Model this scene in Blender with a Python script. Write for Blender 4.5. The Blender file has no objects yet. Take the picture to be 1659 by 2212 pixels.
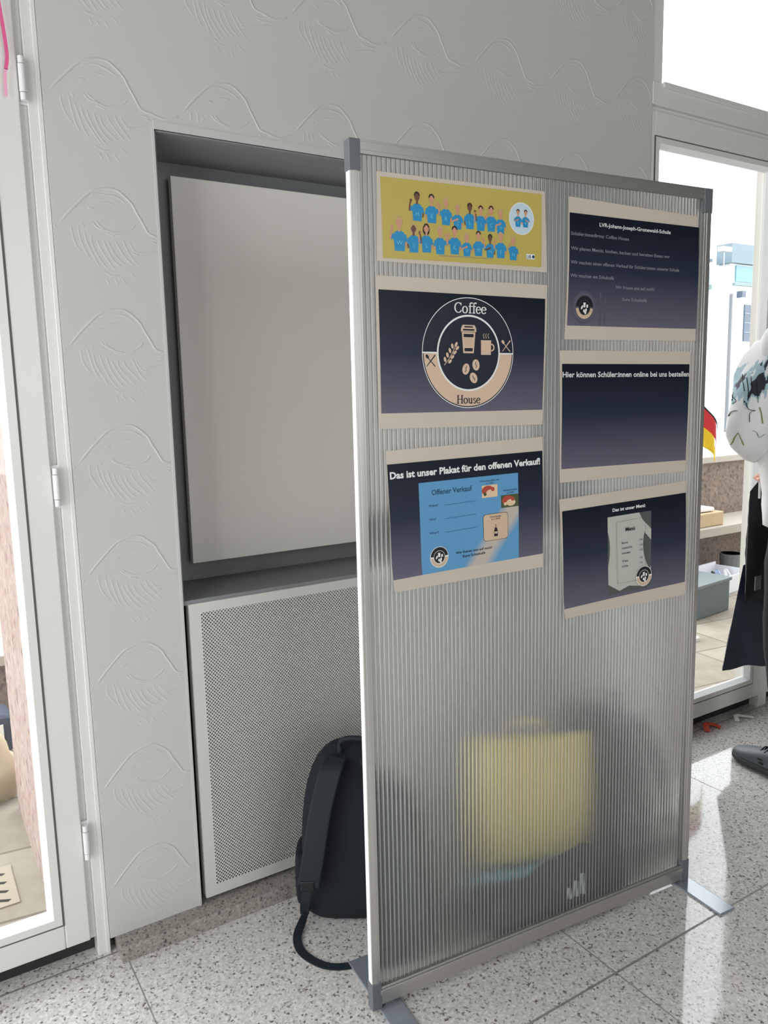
import bpy, bmesh, math, random
from mathutils import Vector, Matrix
from mathutils.bvhtree import BVHTree
R_ = math.radians
random.seed(7)

# ------------------------------------------------------------------ camera
scn = bpy.context.scene
cam = bpy.data.objects.new('camera', bpy.data.cameras.new('camera'))
scn.collection.objects.link(cam); scn.camera = cam
cr = Vector((0.84644337, -0.53198736, -0.02287072)); cu = Vector((0.0965432, 0.11108663, 0.98911029)); cf = Vector((0.52365354, 0.83943386, -0.1453883))
cam.matrix_world = Matrix(((cr.x, cu.x, -cf.x, 0), (cr.y, cu.y, -cf.y, 0), (cr.z, cu.z, -cf.z, 1.4), (0, 0, 0, 1)))
cam.data.sensor_fit = 'HORIZONTAL'; cam.data.sensor_width = 36; cam.data.lens = 36.78
cam.data.clip_start = .02; cam.data.clip_end = 300
# ------------------------------------------------------------------ sky, exposure
w = bpy.data.worlds.new('sky'); scn.world = w; w.use_nodes = True
bg = w.node_tree.nodes['Background']; bg.inputs[0].default_value = (.93, .97, 1, 1); bg.inputs[1].default_value = 3.0
scn.view_settings.view_transform = 'Standard'; scn.view_settings.look = 'None'
scn.view_settings.exposure = 0.6; scn.view_settings.gamma = 1; scn.view_settings.use_curve_mapping = False
def portal(loc, rot, sx, sy):
    l = bpy.data.lights.new('sky_portal', 'AREA'); l.shape = 'RECTANGLE'; l.size = sx; l.size_y = sy; l.cycles.is_portal = True
    o = bpy.data.objects.new('sky_portal', l); scn.collection.objects.link(o); o.location = loc; o.rotation_euler = rot
portal((-.65, 2.10, 2.4), (R_(-90), 0, 0), 2.0, 4.8)
portal((3.6, 2.10, 2.4), (R_(-90), 0, 0), 2.6, 4.8)
portal((-1.78, .35, 1.43), (0, R_(-90), 0), 2.63, 2.9)
portal((1.2, -3.58, 1.9), (R_(90), 0, 0), 2.4, 2.2)

# ------------------------------------------------------------------ materials
def S(c):  # sRGB 0-255 -> linear
    return tuple(((v/255)/12.92 if v/255 <= .04045 else ((v/255+.055)/1.055)**2.4) for v in c) + (1,)
MATS = {}
def mat(name, col, rough=.5, metal=0, spec=.5, bump=None, coat=0, noise=None, emis=None):
    if name in MATS: return MATS[name]
    m = bpy.data.materials.new(name); m.use_nodes = True; nt = m.node_tree; b = nt.nodes['Principled BSDF']
    b.inputs['Base Color'].default_value = S(col); b.inputs['Roughness'].default_value = rough
    b.inputs['Metallic'].default_value = metal; b.inputs['Specular IOR Level'].default_value = spec
    b.inputs['Coat Weight'].default_value = coat; b.inputs['Coat Roughness'].default_value = .12
    if noise or bump:
        tc = nt.nodes.new('ShaderNodeTexCoord')
    if noise:
        sc, c2, amt = noise
        n = nt.nodes.new('ShaderNodeTexNoise'); n.inputs['Scale'].default_value = sc; n.inputs['Detail'].default_value = 4
        nt.links.new(tc.outputs['Object'], n.inputs['Vector'])
        r = nt.nodes.new('ShaderNodeValToRGB'); r.color_ramp.elements[0].position = .5-amt; r.color_ramp.elements[1].position = .5+amt
        r.color_ramp.elements[0].color = S(col); r.color_ramp.elements[1].color = S(c2)
        nt.links.new(n.outputs['Fac'], r.inputs['Fac']); nt.links.new(r.outputs[0], b.inputs['Base Color'])
    if bump:
        sc, st = bump
        n = nt.nodes.new('ShaderNodeTexNoise'); n.inputs['Scale'].default_value = sc; n.inputs['Detail'].default_value = 3
        nt.links.new(tc.outputs['Object'], n.inputs['Vector'])
        bp = nt.nodes.new('ShaderNodeBump'); bp.inputs['Strength'].default_value = st; bp.inputs['Distance'].default_value = .002
        nt.links.new(n.outputs['Fac'], bp.inputs['Height']); nt.links.new(bp.outputs[0], b.inputs['Normal'])
    MATS[name] = m; return m
def nodes(m): return m.node_tree.nodes, m.node_tree.links
def mathn(nt, op, a, b=None, c=None):
    n = nt.nodes.new('ShaderNodeMath'); n.operation = op
    for i, v in enumerate((a, b, c)):
        if v is None: continue
        if isinstance(v, (int, float)): n.inputs[i].default_value = v
        else: nt.links.new(v, n.inputs[i])
    return n.outputs[0]

M_wall = mat('white_plaster', (197, 195, 191), .75, bump=(45, .12))
M_paint = mat('white_frame_paint', (222, 220, 214), .35)
M_seal = mat('grey_rubber_seal', (90, 88, 84), .6)
M_bead = mat('white_glazing_bead', (238, 240, 240), .3)
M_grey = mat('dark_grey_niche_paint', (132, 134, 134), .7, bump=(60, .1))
M_board = mat('off_white_board', (236, 230, 222), .6)
M_alu = mat('brushed_aluminium', (196, 193, 188), .38, .9)
M_alu2 = mat('satin_aluminium', (214, 216, 214), .5, .3)
M_cap = mat('grey_plastic_corner', (98, 102, 106), .45)
M_steel = mat('grey_painted_steel', (146, 154, 162), .16, .3, coat=.6)

def granite(name, base, dark, light, sc, rough, joints=None, off=(0, 0)):
    m = bpy.data.materials.new(name); m.use_nodes = True; nt = m.node_tree; b = nt.nodes['Principled BSDF']
    tc = nt.nodes.new('ShaderNodeTexCoord'); P = tc.outputs['Object']
    v = nt.nodes.new('ShaderNodeTexVoronoi'); v.inputs['Scale'].default_value = sc; nt.links.new(P, v.inputs['Vector'])
    bw = nt.nodes.new('ShaderNodeRGBToBW'); nt.links.new(v.outputs['Color'], bw.inputs[0])
    n0 = nt.nodes.new('ShaderNodeTexNoise'); n0.inputs['Scale'].default_value = sc*.55; n0.inputs['Detail'].default_value = 4; nt.links.new(P, n0.inputs['Vector'])
    s = mathn(nt, 'ADD', mathn(nt, 'MULTIPLY', bw.outputs[0], .55), mathn(nt, 'MULTIPLY', n0.outputs['Fac'], .45))
    r = nt.nodes.new('ShaderNodeValToRGB'); e = r.color_ramp.elements
    e[0].position = .26; e[0].color = S(dark); e[1].position = .78; e[1].color = S(light)
    a = e.new(.37); a.color = S(base); a2 = e.new(.6); a2.color = S(tuple((x+y)/2 for x, y in zip(base, light)))
    nt.links.new(s, r.inputs['Fac']); col = r.outputs[0]
    if joints:
        sx, sy, wj = joints
        sep = nt.nodes.new('ShaderNodeSeparateXYZ'); nt.links.new(P, sep.inputs[0])
        y = mathn(nt, 'DIVIDE', mathn(nt, 'ADD', sep.outputs['Y'], off[1]), sy); row = mathn(nt, 'FLOOR', y)
        x = mathn(nt, 'DIVIDE', mathn(nt, 'ADD', sep.outputs['X'], off[0]), sx)
        x = mathn(nt, 'ADD', x, mathn(nt, 'MULTIPLY', row, .0))
        fy = mathn(nt, 'MULTIPLY', mathn(nt, 'MINIMUM', mathn(nt, 'FRACT', y), mathn(nt, 'SUBTRACT', 1, mathn(nt, 'FRACT', y))), sy)
        fx = mathn(nt, 'MULTIPLY', mathn(nt, 'MINIMUM', mathn(nt, 'FRACT', x), mathn(nt, 'SUBTRACT', 1, mathn(nt, 'FRACT', x))), sx)
        ly = mathn(nt, 'LESS_THAN', fy, wj); lx = mathn(nt, 'LESS_THAN', fx, wj*.55)
        l = mathn(nt, 'MAXIMUM', ly, lx)
        mx = nt.nodes.new('ShaderNodeMix'); mx.data_type = 'RGBA'; nt.links.new(mathn(nt, 'MULTIPLY', l, .8), mx.inputs['Factor'])
        nt.links.new(col, mx.inputs['A']); mx.inputs['B'].default_value = S((112, 108, 102)); col = mx.outputs['Result']
        nt.links.new(mathn(nt, 'ADD', rough, mathn(nt, 'MULTIPLY', l, .5)), b.inputs['Roughness'])
    else: b.inputs['Roughness'].default_value = rough
    nt.links.new(col, b.inputs['Base Color']); b.inputs['Specular IOR Level'].default_value = .75
    return m
M_floor = granite('polished_light_granite', (200, 195, 190), (110, 102, 100), (236, 232, 227), 190, .06, joints=(.985, .76, .0032), off=(-.385, -1.178))
M_plinth = granite('grey_granite_kerb', (138, 133, 124), (80, 76, 70), (172, 166, 156), 210, .5)
M_pink = granite('rough_pink_stone', (154, 130, 122), (124, 98, 90), (172, 156, 146), 42, .9)
M_brown = granite('brown_granite_wall', (112, 94, 83), (80, 66, 58), (136, 118, 105), 55, .8)

def perforated():
    m = bpy.data.materials.new('perforated_white_sheet'); m.use_nodes = True; nt = m.node_tree; b = nt.nodes['Principled BSDF']
    b.inputs['Base Color'].default_value = S((206, 204, 198)); b.inputs['Roughness'].default_value = .45
    tc = nt.nodes.new('ShaderNodeTexCoord'); sp = nt.nodes.new('ShaderNodeSeparateXYZ'); nt.links.new(tc.outputs['Object'], sp.inputs[0])
    px, pz, rad = .0092, .0050, .0024
    v = mathn(nt, 'DIVIDE', sp.outputs['Z'], pz); row = mathn(nt, 'FLOOR', v)
    u = mathn(nt, 'ADD', mathn(nt, 'DIVIDE', sp.outputs['X'], px), mathn(nt, 'MULTIPLY', row, .5))
    du = mathn(nt, 'MULTIPLY', mathn(nt, 'SUBTRACT', mathn(nt, 'FRACT', u), .5), px)
    dv = mathn(nt, 'MULTIPLY', mathn(nt, 'SUBTRACT', mathn(nt, 'FRACT', v), .5), pz)
    d = mathn(nt, 'SQRT', mathn(nt, 'ADD', mathn(nt, 'MULTIPLY', du, du), mathn(nt, 'MULTIPLY', dv, dv)))
    h = mathn(nt, 'LESS_THAN', d, rad)
    inx = mathn(nt, 'MULTIPLY', mathn(nt, 'GREATER_THAN', sp.outputs['X'], .642), mathn(nt, 'LESS_THAN', sp.outputs['X'], 2.06))
    inz = mathn(nt, 'MULTIPLY', mathn(nt, 'GREATER_THAN', sp.outputs['Z'], .085), mathn(nt, 'LESS_THAN', sp.outputs['Z'], .853))
    h = mathn(nt, 'MULTIPLY', h, mathn(nt, 'MULTIPLY', inx, inz))
    t = nt.nodes.new('ShaderNodeBsdfTransparent'); mix = nt.nodes.new('ShaderNodeMixShader')
    nt.links.new(h, mix.inputs[0]); nt.links.new(b.outputs[0], mix.inputs[1]); nt.links.new(t.outputs[0], mix.inputs[2])
    nt.links.new(mix.outputs[0], nt.nodes['Material Output'].inputs['Surface'])
    return m
M_perf = perforated()

def glass():
    m = bpy.data.materials.new('clear_window_glass'); m.use_nodes = True; nt = m.node_tree
    nt.nodes.remove(nt.nodes['Principled BSDF'])
    t = nt.nodes.new('ShaderNodeBsdfTransparent'); t.inputs[0].default_value = (.985, .99, .985, 1)
    g = nt.nodes.new('ShaderNodeBsdfGlossy'); g.inputs['Roughness'].default_value = .02
    fr = nt.nodes.new('ShaderNodeLayerWeight'); fr.inputs[0].default_value = .5
    mix = nt.nodes.new('ShaderNodeMixShader'); nt.links.new(mathn(nt, 'ADD', .03, mathn(nt, 'MULTIPLY', mathn(nt, 'POWER', fr.outputs['Facing'], 5), .9)), mix.inputs[0])
    nt.links.new(t.outputs[0], mix.inputs[1]); nt.links.new(g.outputs[0], mix.inputs[2])
    nt.links.new(mix.outputs[0], nt.nodes['Material Output'].inputs['Surface'])
    return m
M_glass = glass()

def polycarb():
    m = bpy.data.materials.new('translucent_ribbed_polycarbonate'); m.use_nodes = True; nt = m.node_tree
    nt.nodes.remove(nt.nodes['Principled BSDF'])
    tc = nt.nodes.new('ShaderNodeTexCoord'); sp = nt.nodes.new('ShaderNodeSeparateXYZ'); nt.links.new(tc.outputs['Object'], sp.inputs[0])
    x = sp.outputs['X']
    rf = nt.nodes.new('ShaderNodeBsdfGlass'); rf.distribution = 'MULTI_GGX'; rf.inputs['Roughness'].default_value = .16; rf.inputs['IOR'].default_value = 1.22
    rf.inputs['Color'].default_value = (.995, 1, .99, 1)
    df = nt.nodes.new('ShaderNodeBsdfTranslucent'); df.inputs['Color'].default_value = (.86, .87, .86, 1)
    dd = nt.nodes.new('ShaderNodeBsdfDiffuse'); dd.inputs['Color'].default_value = (.95, .95, .92, 1)
    a = nt.nodes.new('ShaderNodeMixShader'); a.inputs[0].default_value = .03
    nt.links.new(rf.outputs[0], a.inputs[1]); nt.links.new(df.outputs[0], a.inputs[2])
    b = nt.nodes.new('ShaderNodeMixShader')
    web = mathn(nt, 'GREATER_THAN', mathn(nt, 'FRACT', mathn(nt, 'DIVIDE', x, .0108)), .80)
    nt.links.new(mathn(nt, 'ADD', .055, mathn(nt, 'MULTIPLY', web, .30)), b.inputs[0])
    nt.links.new(a.outputs[0], b.inputs[1]); nt.links.new(dd.outputs[0], b.inputs[2])
    nt.links.new(b.outputs[0], nt.nodes['Material Output'].inputs['Surface'])
    return m
M_poly = polycarb()

# ------------------------------------------------------------------ builders
def tag(o, label=None, cat=None, group=None, kind=None):
    if label: o['label'] = label
    if cat: o['category'] = cat
    if group: o['group'] = group
    if kind: o['kind'] = kind
    return o
def link(name, me, m=None, parent=None):
    o = bpy.data.objects.new(name, me); scn.collection.objects.link(o)
    if parent: o.parent = parent
    if m and hasattr(me, 'materials'):
        for x in (m if isinstance(m, (list, tuple)) else [m]): me.materials.append(x)
    return o
def empty(name, loc, rz=0, label=None, cat=None, group=None, kind=None):
    o = bpy.data.objects.new(name, None); scn.collection.objects.link(o); o.location = loc; o.rotation_euler = (0, 0, rz)
    o.empty_display_size = .05
    return tag(o, label, cat, group, kind)
class MB:
    def __init__(s): s.v = []; s.f = []; s.mi = []
    def poly(s, pts, mi=0):
        i = len(s.v); s.v += [tuple(p) for p in pts]; s.f.append(list(range(i, i+len(pts)))); s.mi.append(mi); return s
    def box(s, a, b, mi=0):
        (x0, y0, z0), (x1, y1, z1) = a, b
        i = len(s.v); s.v += [(x, y, z) for z in (z0, z1) for y in (y0, y1) for x in (x0, x1)]
        for f in ((0, 2, 3, 1), (4, 5, 7, 6), (0, 1, 5, 4), (2, 6, 7, 3), (0, 4, 6, 2), (1, 3, 7, 5)):
            s.f.append([i+k for k in f]); s.mi.append(mi)
        return s
    def tube(s, pts, r, n=8, mi=0, flat=1.0, up=(0, 0, 1), cap=True):
        pts = [Vector(p) for p in pts]; rs = r if isinstance(r, (list, tuple)) else [r]*len(pts); i = len(s.v)
        for k, p in enumerate(pts):
            t = (pts[min(k+1, len(pts)-1)]-pts[max(k-1, 0)]).normalized()
            U = Vector(up)
            if abs(t.dot(U)) > .95: U = Vector((0, 1, 0)) if abs(t.y) < .9 else Vector((1, 0, 0))
            a = t.cross(U).normalized(); b = a.cross(t)
            for j in range(n):
                th = 2*math.pi*j/n; s.v.append(tuple(p+a*math.cos(th)*rs[k]+b*math.sin(th)*rs[k]*flat))
        for k in range(len(pts)-1):
            for j in range(n):
                s.f.append([i+k*n+j, i+k*n+(j+1) % n, i+(k+1)*n+(j+1) % n, i+(k+1)*n+j]); s.mi.append(mi)
        if cap:
            s.f.append([i+j for j in reversed(range(n))]); s.mi.append(mi)
            s.f.append([i+(len(pts)-1)*n+j for j in range(n)]); s.mi.append(mi)
        return s
    def prism(s, pts, vec, mi=0):
        n = len(pts); i = len(s.v); V = Vector(vec)
        s.v += [tuple(p) for p in pts]+[tuple(Vector(p)+V) for p in pts]
        s.f.append([i+k for k in reversed(range(n))]); s.mi.append(mi); s.f.append([i+n+k for k in range(n)]); s.mi.append(mi)
        for k in range(n):
            s.f.append([i+k, i+(k+1) % n, i+n+(k+1) % n, i+n+k]); s.mi.append(mi)
        return s
    def grid(s, fn, nu, nv, mi=0):
        i = len(s.v)
        for b in range(nv+1):
            for a in range(nu+1): s.v.append(tuple(fn(a/nu, b/nv)))
        for b in range(nv):
            for a in range(nu):
                k = i+b*(nu+1)+a; s.f.append([k, k+1, k+nu+2, k+nu+1]); s.mi.append(mi)
        return s
    def mesh(s, name, smooth=False, fix=True):
        me = bpy.data.meshes.new(name); me.from_pydata(s.v, [], s.f); me.polygons.foreach_set('material_index', s.mi)
        if fix:
            bm = bmesh.new(); bm.from_mesh(me); bmesh.ops.recalc_face_normals(bm, faces=bm.faces[:]); bm.to_mesh(me); bm.free()
        if smooth: me.polygons.foreach_set('use_smooth', [True]*len(me.polygons))
        me.update(); return me
    def build(s, name, m, parent=None, smooth=False, bevel=0, sub=0, fix=True, off=None):
        if off:
            s.v = [(x-off[0], y-off[1], z-off[2]) for x, y, z in s.v]
        o = link(name, s.mesh(name, smooth, fix), m, parent)
        if bevel:
            b = o.modifiers.new('b', 'BEVEL'); b.width = bevel; b.segments = 2; b.limit_method = 'ANGLE'; b.angle_limit = R_(40)
        if sub:
            b = o.modifiers.new('s', 'SUBSURF'); b.levels = sub; b.render_levels = sub
        return o
def spline(pts, n=6):
    P = [Vector(p) for p in pts]; P = [P[0]*2-P[1]]+P+[P[-1]*2-P[-2]]; out = []
    for i in range(1, len(P)-2):
        for k in range(n):
            t = k/n; a, b, c, d = P[i-1:i+3]
            out.append(.5*((2*b)+(c-a)*t+(2*a-5*b+4*c-d)*t*t+(3*b-a-3*c+d)*t**3))
    out.append(P[-2]); return out

# ------------------------------------------------------------------ room shell
YW, YD = 1.943, 1.945            # wall face, door leaf face
WX0, WX1 = .355, 2.345          # the wall between the two glazed doors
NX0, NX1, NZ0, NZ1 = .597, 2.11, .889, 2.037   # niche
CEIL = 4.8
MB().box((-1.9, -3.6, -.1), (6.6, 2.14, 0)).build('floor', M_floor)['kind'] = 'structure'
MB().box((-1.9, -3.7, CEIL), (6.7, 2.14, CEIL+.2)).build('ceiling', mat('ceiling_paint', (130, 128, 126), .8))['kind'] = 'structure'

# wall with niche, radiator recess and plaster relief
b = MB(); YB = 2.10
b.box((WX0, YW, .04), (NX0, YB, NZ1)).box((NX1, YW, .04), (WX1, YB, NZ1)).box((WX0, YW, NZ1), (WX1, YB, CEIL))
b.box((WX0, YB, 0), (NX0, 2.5, CEIL)).box((NX1, YB, 0), (WX1, 2.5, CEIL)).box((NX0, YB, NZ1+.01), (NX1, 2.5, CEIL)).box((NX0, 2.20, 0), (NX1, 2.5, NZ1+.01))
b2 = MB()
MOTIF = [[(-105, -87), (-70, -48), (-32, -11), (-12, 0), (6, 5), (21, 6), (38, 2), (65, -21), (77, -43), (88, -62), (100, -84), (110, -90), (125, -93), (140, -98), (160, -100), (182, -92), (193, -87)],
[(-30, -16), (-13, -10), (6, -7), (35, -13), (61, -33)], [(-19, -34), (8, -28), (30, -30)], [(-36, -44), (-19, -41)],
[(-28, -66), (-15, -81), (9, -90), (33, -92), (61, -80), (76, -65)], [(-21, -65), (-9, -82), (26, -95), (61, -86)], [(-1, -91), (25, -100)],
[(99, -98), (115, -103), (131, -104), (165, -104)], [(103, -105), (118, -110), (131, -110), (160, -110)], [(66, -129), (75, -133), (97, -129), (132, -120), (160, -117)], [(60, -132), (77, -139)],
[(-74, -68), (-73, -106), (-62, -131), (-46, -148)], [(-60, -67), (-55, -109), (-42, -144), (-30, -164)], [(-48, -79), (-41, -118), (-27, -151), (-11, -180)],
[(-33, -85), (-28, -121), (-11, -157), (15, -189)], [(-21, -95), (-14, -127), (4, -158), (30, -189)], [(-9, -101), (-1, -128), (17, -155), (41, -178)],
[(6, -103), (12, -127), (29, -151), (55, -174)], [(21, -104), (27, -124), (43, -146), (72, -175)], [(37, -97), (45, -121), (62, -146), (88, -176)], [(50, -106), (60, -124), (76, -142)],
[(-13, -180), (-3, -183), (11, -189), (36, -185)], [(-4, -194), (6, -211)], [(13, -193), (25, -212)], [(30, -192), (44, -211)], [(52, -180), (65, -194)], [(-44, -86), (-51, -79)]]
def inwall(x, z):
    if not (WX0+.002 < x < WX1-.002 and .045 < z < CEIL): return False
    return not (NX0-.004 < x < NX1+.004 and z < NZ1+.022)
def ridge(mb, pts, wd, hg):
    run = []
    def flush():
        if len(run) > 2:
            i = len(mb.v); n = len(run)
            for k, (x, z) in enumerate(run):
                tx = run[min(k+1, n-1)][0]-run[max(k-1, 0)][0]; tz = run[min(k+1, n-1)][1]-run[max(k-1, 0)][1]; L = math.hypot(tx, tz) or 1
                nx, nz = -tz/L, tx/L; tp = min(1, k/3, (n-1-k)/3) if n > 6 else (0 if k in (0, n-1) else 1)
                for q, hh in ((-1, 0), (-.45, .8), (0, 1), (.45, .8), (1, 0)):
                    mb.v.append((x+nx*wd*q, YW+.0004-hg*hh*tp-.0004*tp, z+nz*wd*q))
            for k in range(n-1):
                for q in range(4): mb.f.append([i+k*5+q, i+k*5+q+1, i+k*5+q+6, i+k*5+q+5]); mb.mi.append(0)
        run.clear()
    for x, z in pts:
        if inwall(x, z): run.append((x, z))
        else: flush()
    flush()
for (z0, i0, i1) in [(2.163+.283*2, 0, 7), (2.163+.283, 0, 7), (2.163, 0, 7)]+[(1.884-.272*k, 0, 1) for k in range(7)]+[(1.884-.272*k, 6, 7) for k in range(7)]:
    for i in range(i0-1, i1):
        x0 = .467+.2985*i
        if z0 > 2.2: x0 += .0
        for k, L in enumerate(MOTIF):
            jit = [(random.uniform(-2.5, 2.5), random.uniform(-2.5, 2.5)) for _ in L] if k else [(0, 0)]*len(L)
            sp = spline([(x0+(a+j[0])/1000, z0+(c+j[1])/1000, 0) for (a, c), j in zip(L, jit)], 5)
            wd, hg = (.0032, .0011) if k == 0 else ((.0026, .0007) if k < 11 else (.003, .0004))
            ridge(b2, [(p.x, p.y) for p in sp], wd, hg)
# corner beads round the niche
b.box((NX0-.002, YW-.0015, NZ1), (NX1+.002, YW+.01, NZ1+.019)).box((NX0-.006, YW-.0012, .04), (NX0, YW+.01, NZ1))
nb = len(b.v); b.v += b2.v; b.f += [[q+nb for q in f] for f in b2.f]; b.mi += b2.mi
wall = b.build('wall_front', M_wall, fix=False); tag(wall, kind='structure')
# granite kerb under the wall
k = MB(); k.prism([(0, 1.885, 0), (0, 2.1, 0), (0, 2.1, .04), (0, 1.889, .04), (0, 1.885, .036)], (1.972, 0, 0))
tag(k.build('trim_1', M_plinth), kind='structure').location = (.369, 0, 0)
# niche lining
n = MB(); t = .012
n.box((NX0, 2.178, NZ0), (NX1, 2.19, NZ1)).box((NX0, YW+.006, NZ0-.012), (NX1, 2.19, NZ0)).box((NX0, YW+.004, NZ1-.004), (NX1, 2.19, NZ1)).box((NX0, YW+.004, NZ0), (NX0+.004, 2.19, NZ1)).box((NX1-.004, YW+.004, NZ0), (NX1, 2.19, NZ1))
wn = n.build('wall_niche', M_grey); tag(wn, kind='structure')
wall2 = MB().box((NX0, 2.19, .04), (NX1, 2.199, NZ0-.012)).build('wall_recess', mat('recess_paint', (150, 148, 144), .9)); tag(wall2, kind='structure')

# board hanging in the niche
bd = empty('wall_board', (1.37, 2.16, .93), 0, 'large blank off-white rectangular board mounted inside the dark grey wall niche', 'board')
MB().box((.692, 2.135, .945), (2.02, 2.158, 1.99)).build('board_panel', M_board, bd, bevel=.002, off=(1.37, 2.16, .93))
for x in (.9, 1.8): MB().box((x-.02, 2.157, 1.0), (x+.02, 2.18, 1.94)).build('mounting_rail', mat('rail_grey', (96, 96, 96), .5), bd, off=(1.37, 2.16, .93))

# radiator cover
rc = empty('radiator_cover', (0, 0, 0), 0, 'white perforated metal radiator cover with solid margins below the grey niche', 'radiator cover')
rb = MB(); rb.box((.612, YW+.000, .053), (2.09, YW+.0015, .879)); rb.build('perforated_sheet', M_perf, rc)
rb = MB(); rb.box((.612, YW+.0016, .053), (.624, YW+.03, .879)).box((2.078, YW+.0016, .053), (2.09, YW+.03, .879)).box((.624, YW+.0016, .869), (2.078, YW+.03, .879)).box((.624, YW+.0016, .053), (2.078, YW+.03, .063))
rb.build('folded_edge', M_board, rc)
rd = empty('radiator', (1.35, 2.03, .1), 0, 'white panel radiator hidden behind the perforated cover', 'radiator')
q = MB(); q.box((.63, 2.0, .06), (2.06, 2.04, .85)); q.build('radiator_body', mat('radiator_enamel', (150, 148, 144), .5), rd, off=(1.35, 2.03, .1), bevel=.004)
q = MB(); q.tube([(.66, 2.02, .2), (.66, 2.02, .1), (.66, 2.02, .05)], .008); q.tube([(.66, 2.02, .2), (.71, 2.02, .2)], .008); q.build('pipe', M_board, rd, smooth=True, off=(1.35, 2.03, .1))

# ------------------------------------------------------------------ glazed doors
def frame_rect(mb, x0, x1, z0, z1, l, r, bt, tp, y0, y1):
    mb.box((x0, y0, z0), (x0+l, y1, z1)).box((x1-r, y0, z0), (x1, y1, z1)).box((x0+l, y0, z0), (x1-r, y1, z0+bt)).box((x0+l, y0, z1-tp), (x1-r, y1, z1)); return mb
def glazed_leaf(name, x0, x1, hinges_x=None, st=.083, z0=.054, z1=2.365, sl=None):
    sl = st if sl is None else sl
    d = empty(name, ((x0+x1)/2, YD, 0), 0, kind='structure'); off = ((x0+x1)/2, YD, 0)
    frame_rect(MB(), x0, x1, z0, z1, sl, st, .064, .082, YD, YD+.06).build('door_stile_frame', M_paint, d, bevel=.003, off=off)
    frame_rect(MB(), x0+sl, x1-st, z0+.064, z1-.082, .004, .004, .004, .004, YD-.0015, YD+.03).build('rubber_seal', M_seal, d, off=off)
    m = MB()
    def bead(a, c, side):
        pass
    e = .004
    X0, X1, Z0, Z1 = x0+sl+e, x1-st-e, z0+.068, z1-.086; g = .030; h = .019
    fl_ = frame_rect(MB(), X0, X1, Z0, Z1, h, h, h, h, YD-.002, YD+.02); fl_.build('flat_glazing_bead', M_paint, d, off=off)
    for (p, q2, r2, s2) in [((X0+h, Z0+h), (X0+h, Z1-h), (X0+g, Z1-g), (X0+g, Z0+g)), ((X1-h, Z0+h), (X1-h, Z1-h), (X1-g, Z1-g), (X1-g, Z0+g)), ((X0+h, Z0+h), (X1-h, Z0+h), (X1-g, Z0+g), (X0+g, Z0+g)), ((X0+h, Z1-h), (X1-h, Z1-h), (X1-g, Z1-g), (X0+g, Z1-g))]:
        m.poly([(p[0], YD-.002, p[1]), (q2[0], YD-.002, q2[1]), (r2[0], YD+.022, r2[1]), (s2[0], YD+.022, s2[1])])
    frame_rect(m, X0, X1, Z0, Z1, g, g, g, g, YD+.022, YD+.03)
    m.build('glazing_bead', M_bead, d, off=off)
    MB().box((X0+g-.002, YD+.026, Z0+g-.002), (X1-g+.002, YD+.03, Z1-g+.002)).build('glass_pane', M_glass, d, off=off)
    if hinges_x is not None:
        for zc in (2.097, 1.210, .322):
            h = MB()
            for za, zb, rr in ((-.045, -.030, .0070), (-.0285, .028, .0078), (.0295, .044, .0070)):
                h.tube([(hinges_x, YD-.006, zc+za), (hinges_x, YD-.006, zc+zb)], rr, 14)
            h.box((hinges_x-.008, YD+.006, zc-.050), (hinges_x+.008, YD+.014, zc+.050))
            h.build('hinge', mat('white_hinge', (226, 225, 224), .3), d, off=off)
    return d
glazed_leaf('door_1', -.60, .308, .3162, st=.058)
glazed_leaf('door_2', 2.350, 3.146, None, st=.050, sl=.016)
glazed_leaf('door_3', 3.21, 4.04, None)
glazed_leaf('door_4', 4.06, 4.88, None)
# fixed frames around them
def trim(i, mb, m=M_paint, bevel=.002): tag(mb.build('trim_%d' % i, m, bevel=bevel), kind='structure')
f = MB(); f.box((.3240, YD+.004, 0), (.3445, YD+.12, CEIL)).box((.3440, YD+.001, 0), (.3545, YD+.12, CEIL)); trim(2, f, bevel=.002)
trim(3, MB().box((.3085, YD+.014, .05), (.3238, YD+.05, 2.365)), M_paint, 0)
f = MB(); f.box((2.346, YD+.001, 2.44), (2.397, YD+.12, CEIL)).box((2.3455, YD+.01, 0), (2.349, YD+.12, 2.44)).box((3.148, YD+.002, 0), (3.207, YD+.12, 2.381)).box((4.884, YD, 0), (4.94, YD+.12, CEIL))
trim(4, f)
f = MB(); f.box((2.346, YD-.004, 2.382), (4.9, YD+.07, 2.457)).box((2.346, YD+.010, 2.3667), (4.9, YD+.07, 2.3819)).box((2.395, YD-.012, 2.441), (4.9, YD-.004, 2.460)); trim(5, f)
f = MB(); f.box((-1.7, YD-.004, 2.382), (.324, YD+.07, 2.457)).box((-1.7, YD, 2.3667), (.324, YD+.07, 2.382)); trim(6, f)
f = MB(); frame_rect(f, -1.7, -.61, 0, 2.365, .08, .02, .08, .08, YD, YD+.06); trim(7, f)
f = MB(); f.box((2.346, YD+.045, 0), (4.9, YD+.12, .05)).box((-1.7, YD+.045, 0), (.344, YD+.12, .05)); trim(8, f, mat('dark_threshold', (44, 42, 40), .6), 0)
for i, (x0, x1) in enumerate(((2.396, 3.62), (3.62, 4.884), (-1.7, .324))):
    wd = empty('window_%d' % (i+1), ((x0+x1)/2, YD+.03, 2.46), 0, kind='structure')
    MB().box((x0, YD+.026, 2.45), (x1, YD+.03, CEIL)).build('glass_pane', M_glass, wd, off=((x0+x1)/2, YD+.03, 2.46))
MB().box((-1.62, YD+.026, .08), (-.63, YD+.03, 2.29)).build('window_4', M_glass)['kind'] = 'structure'
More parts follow.
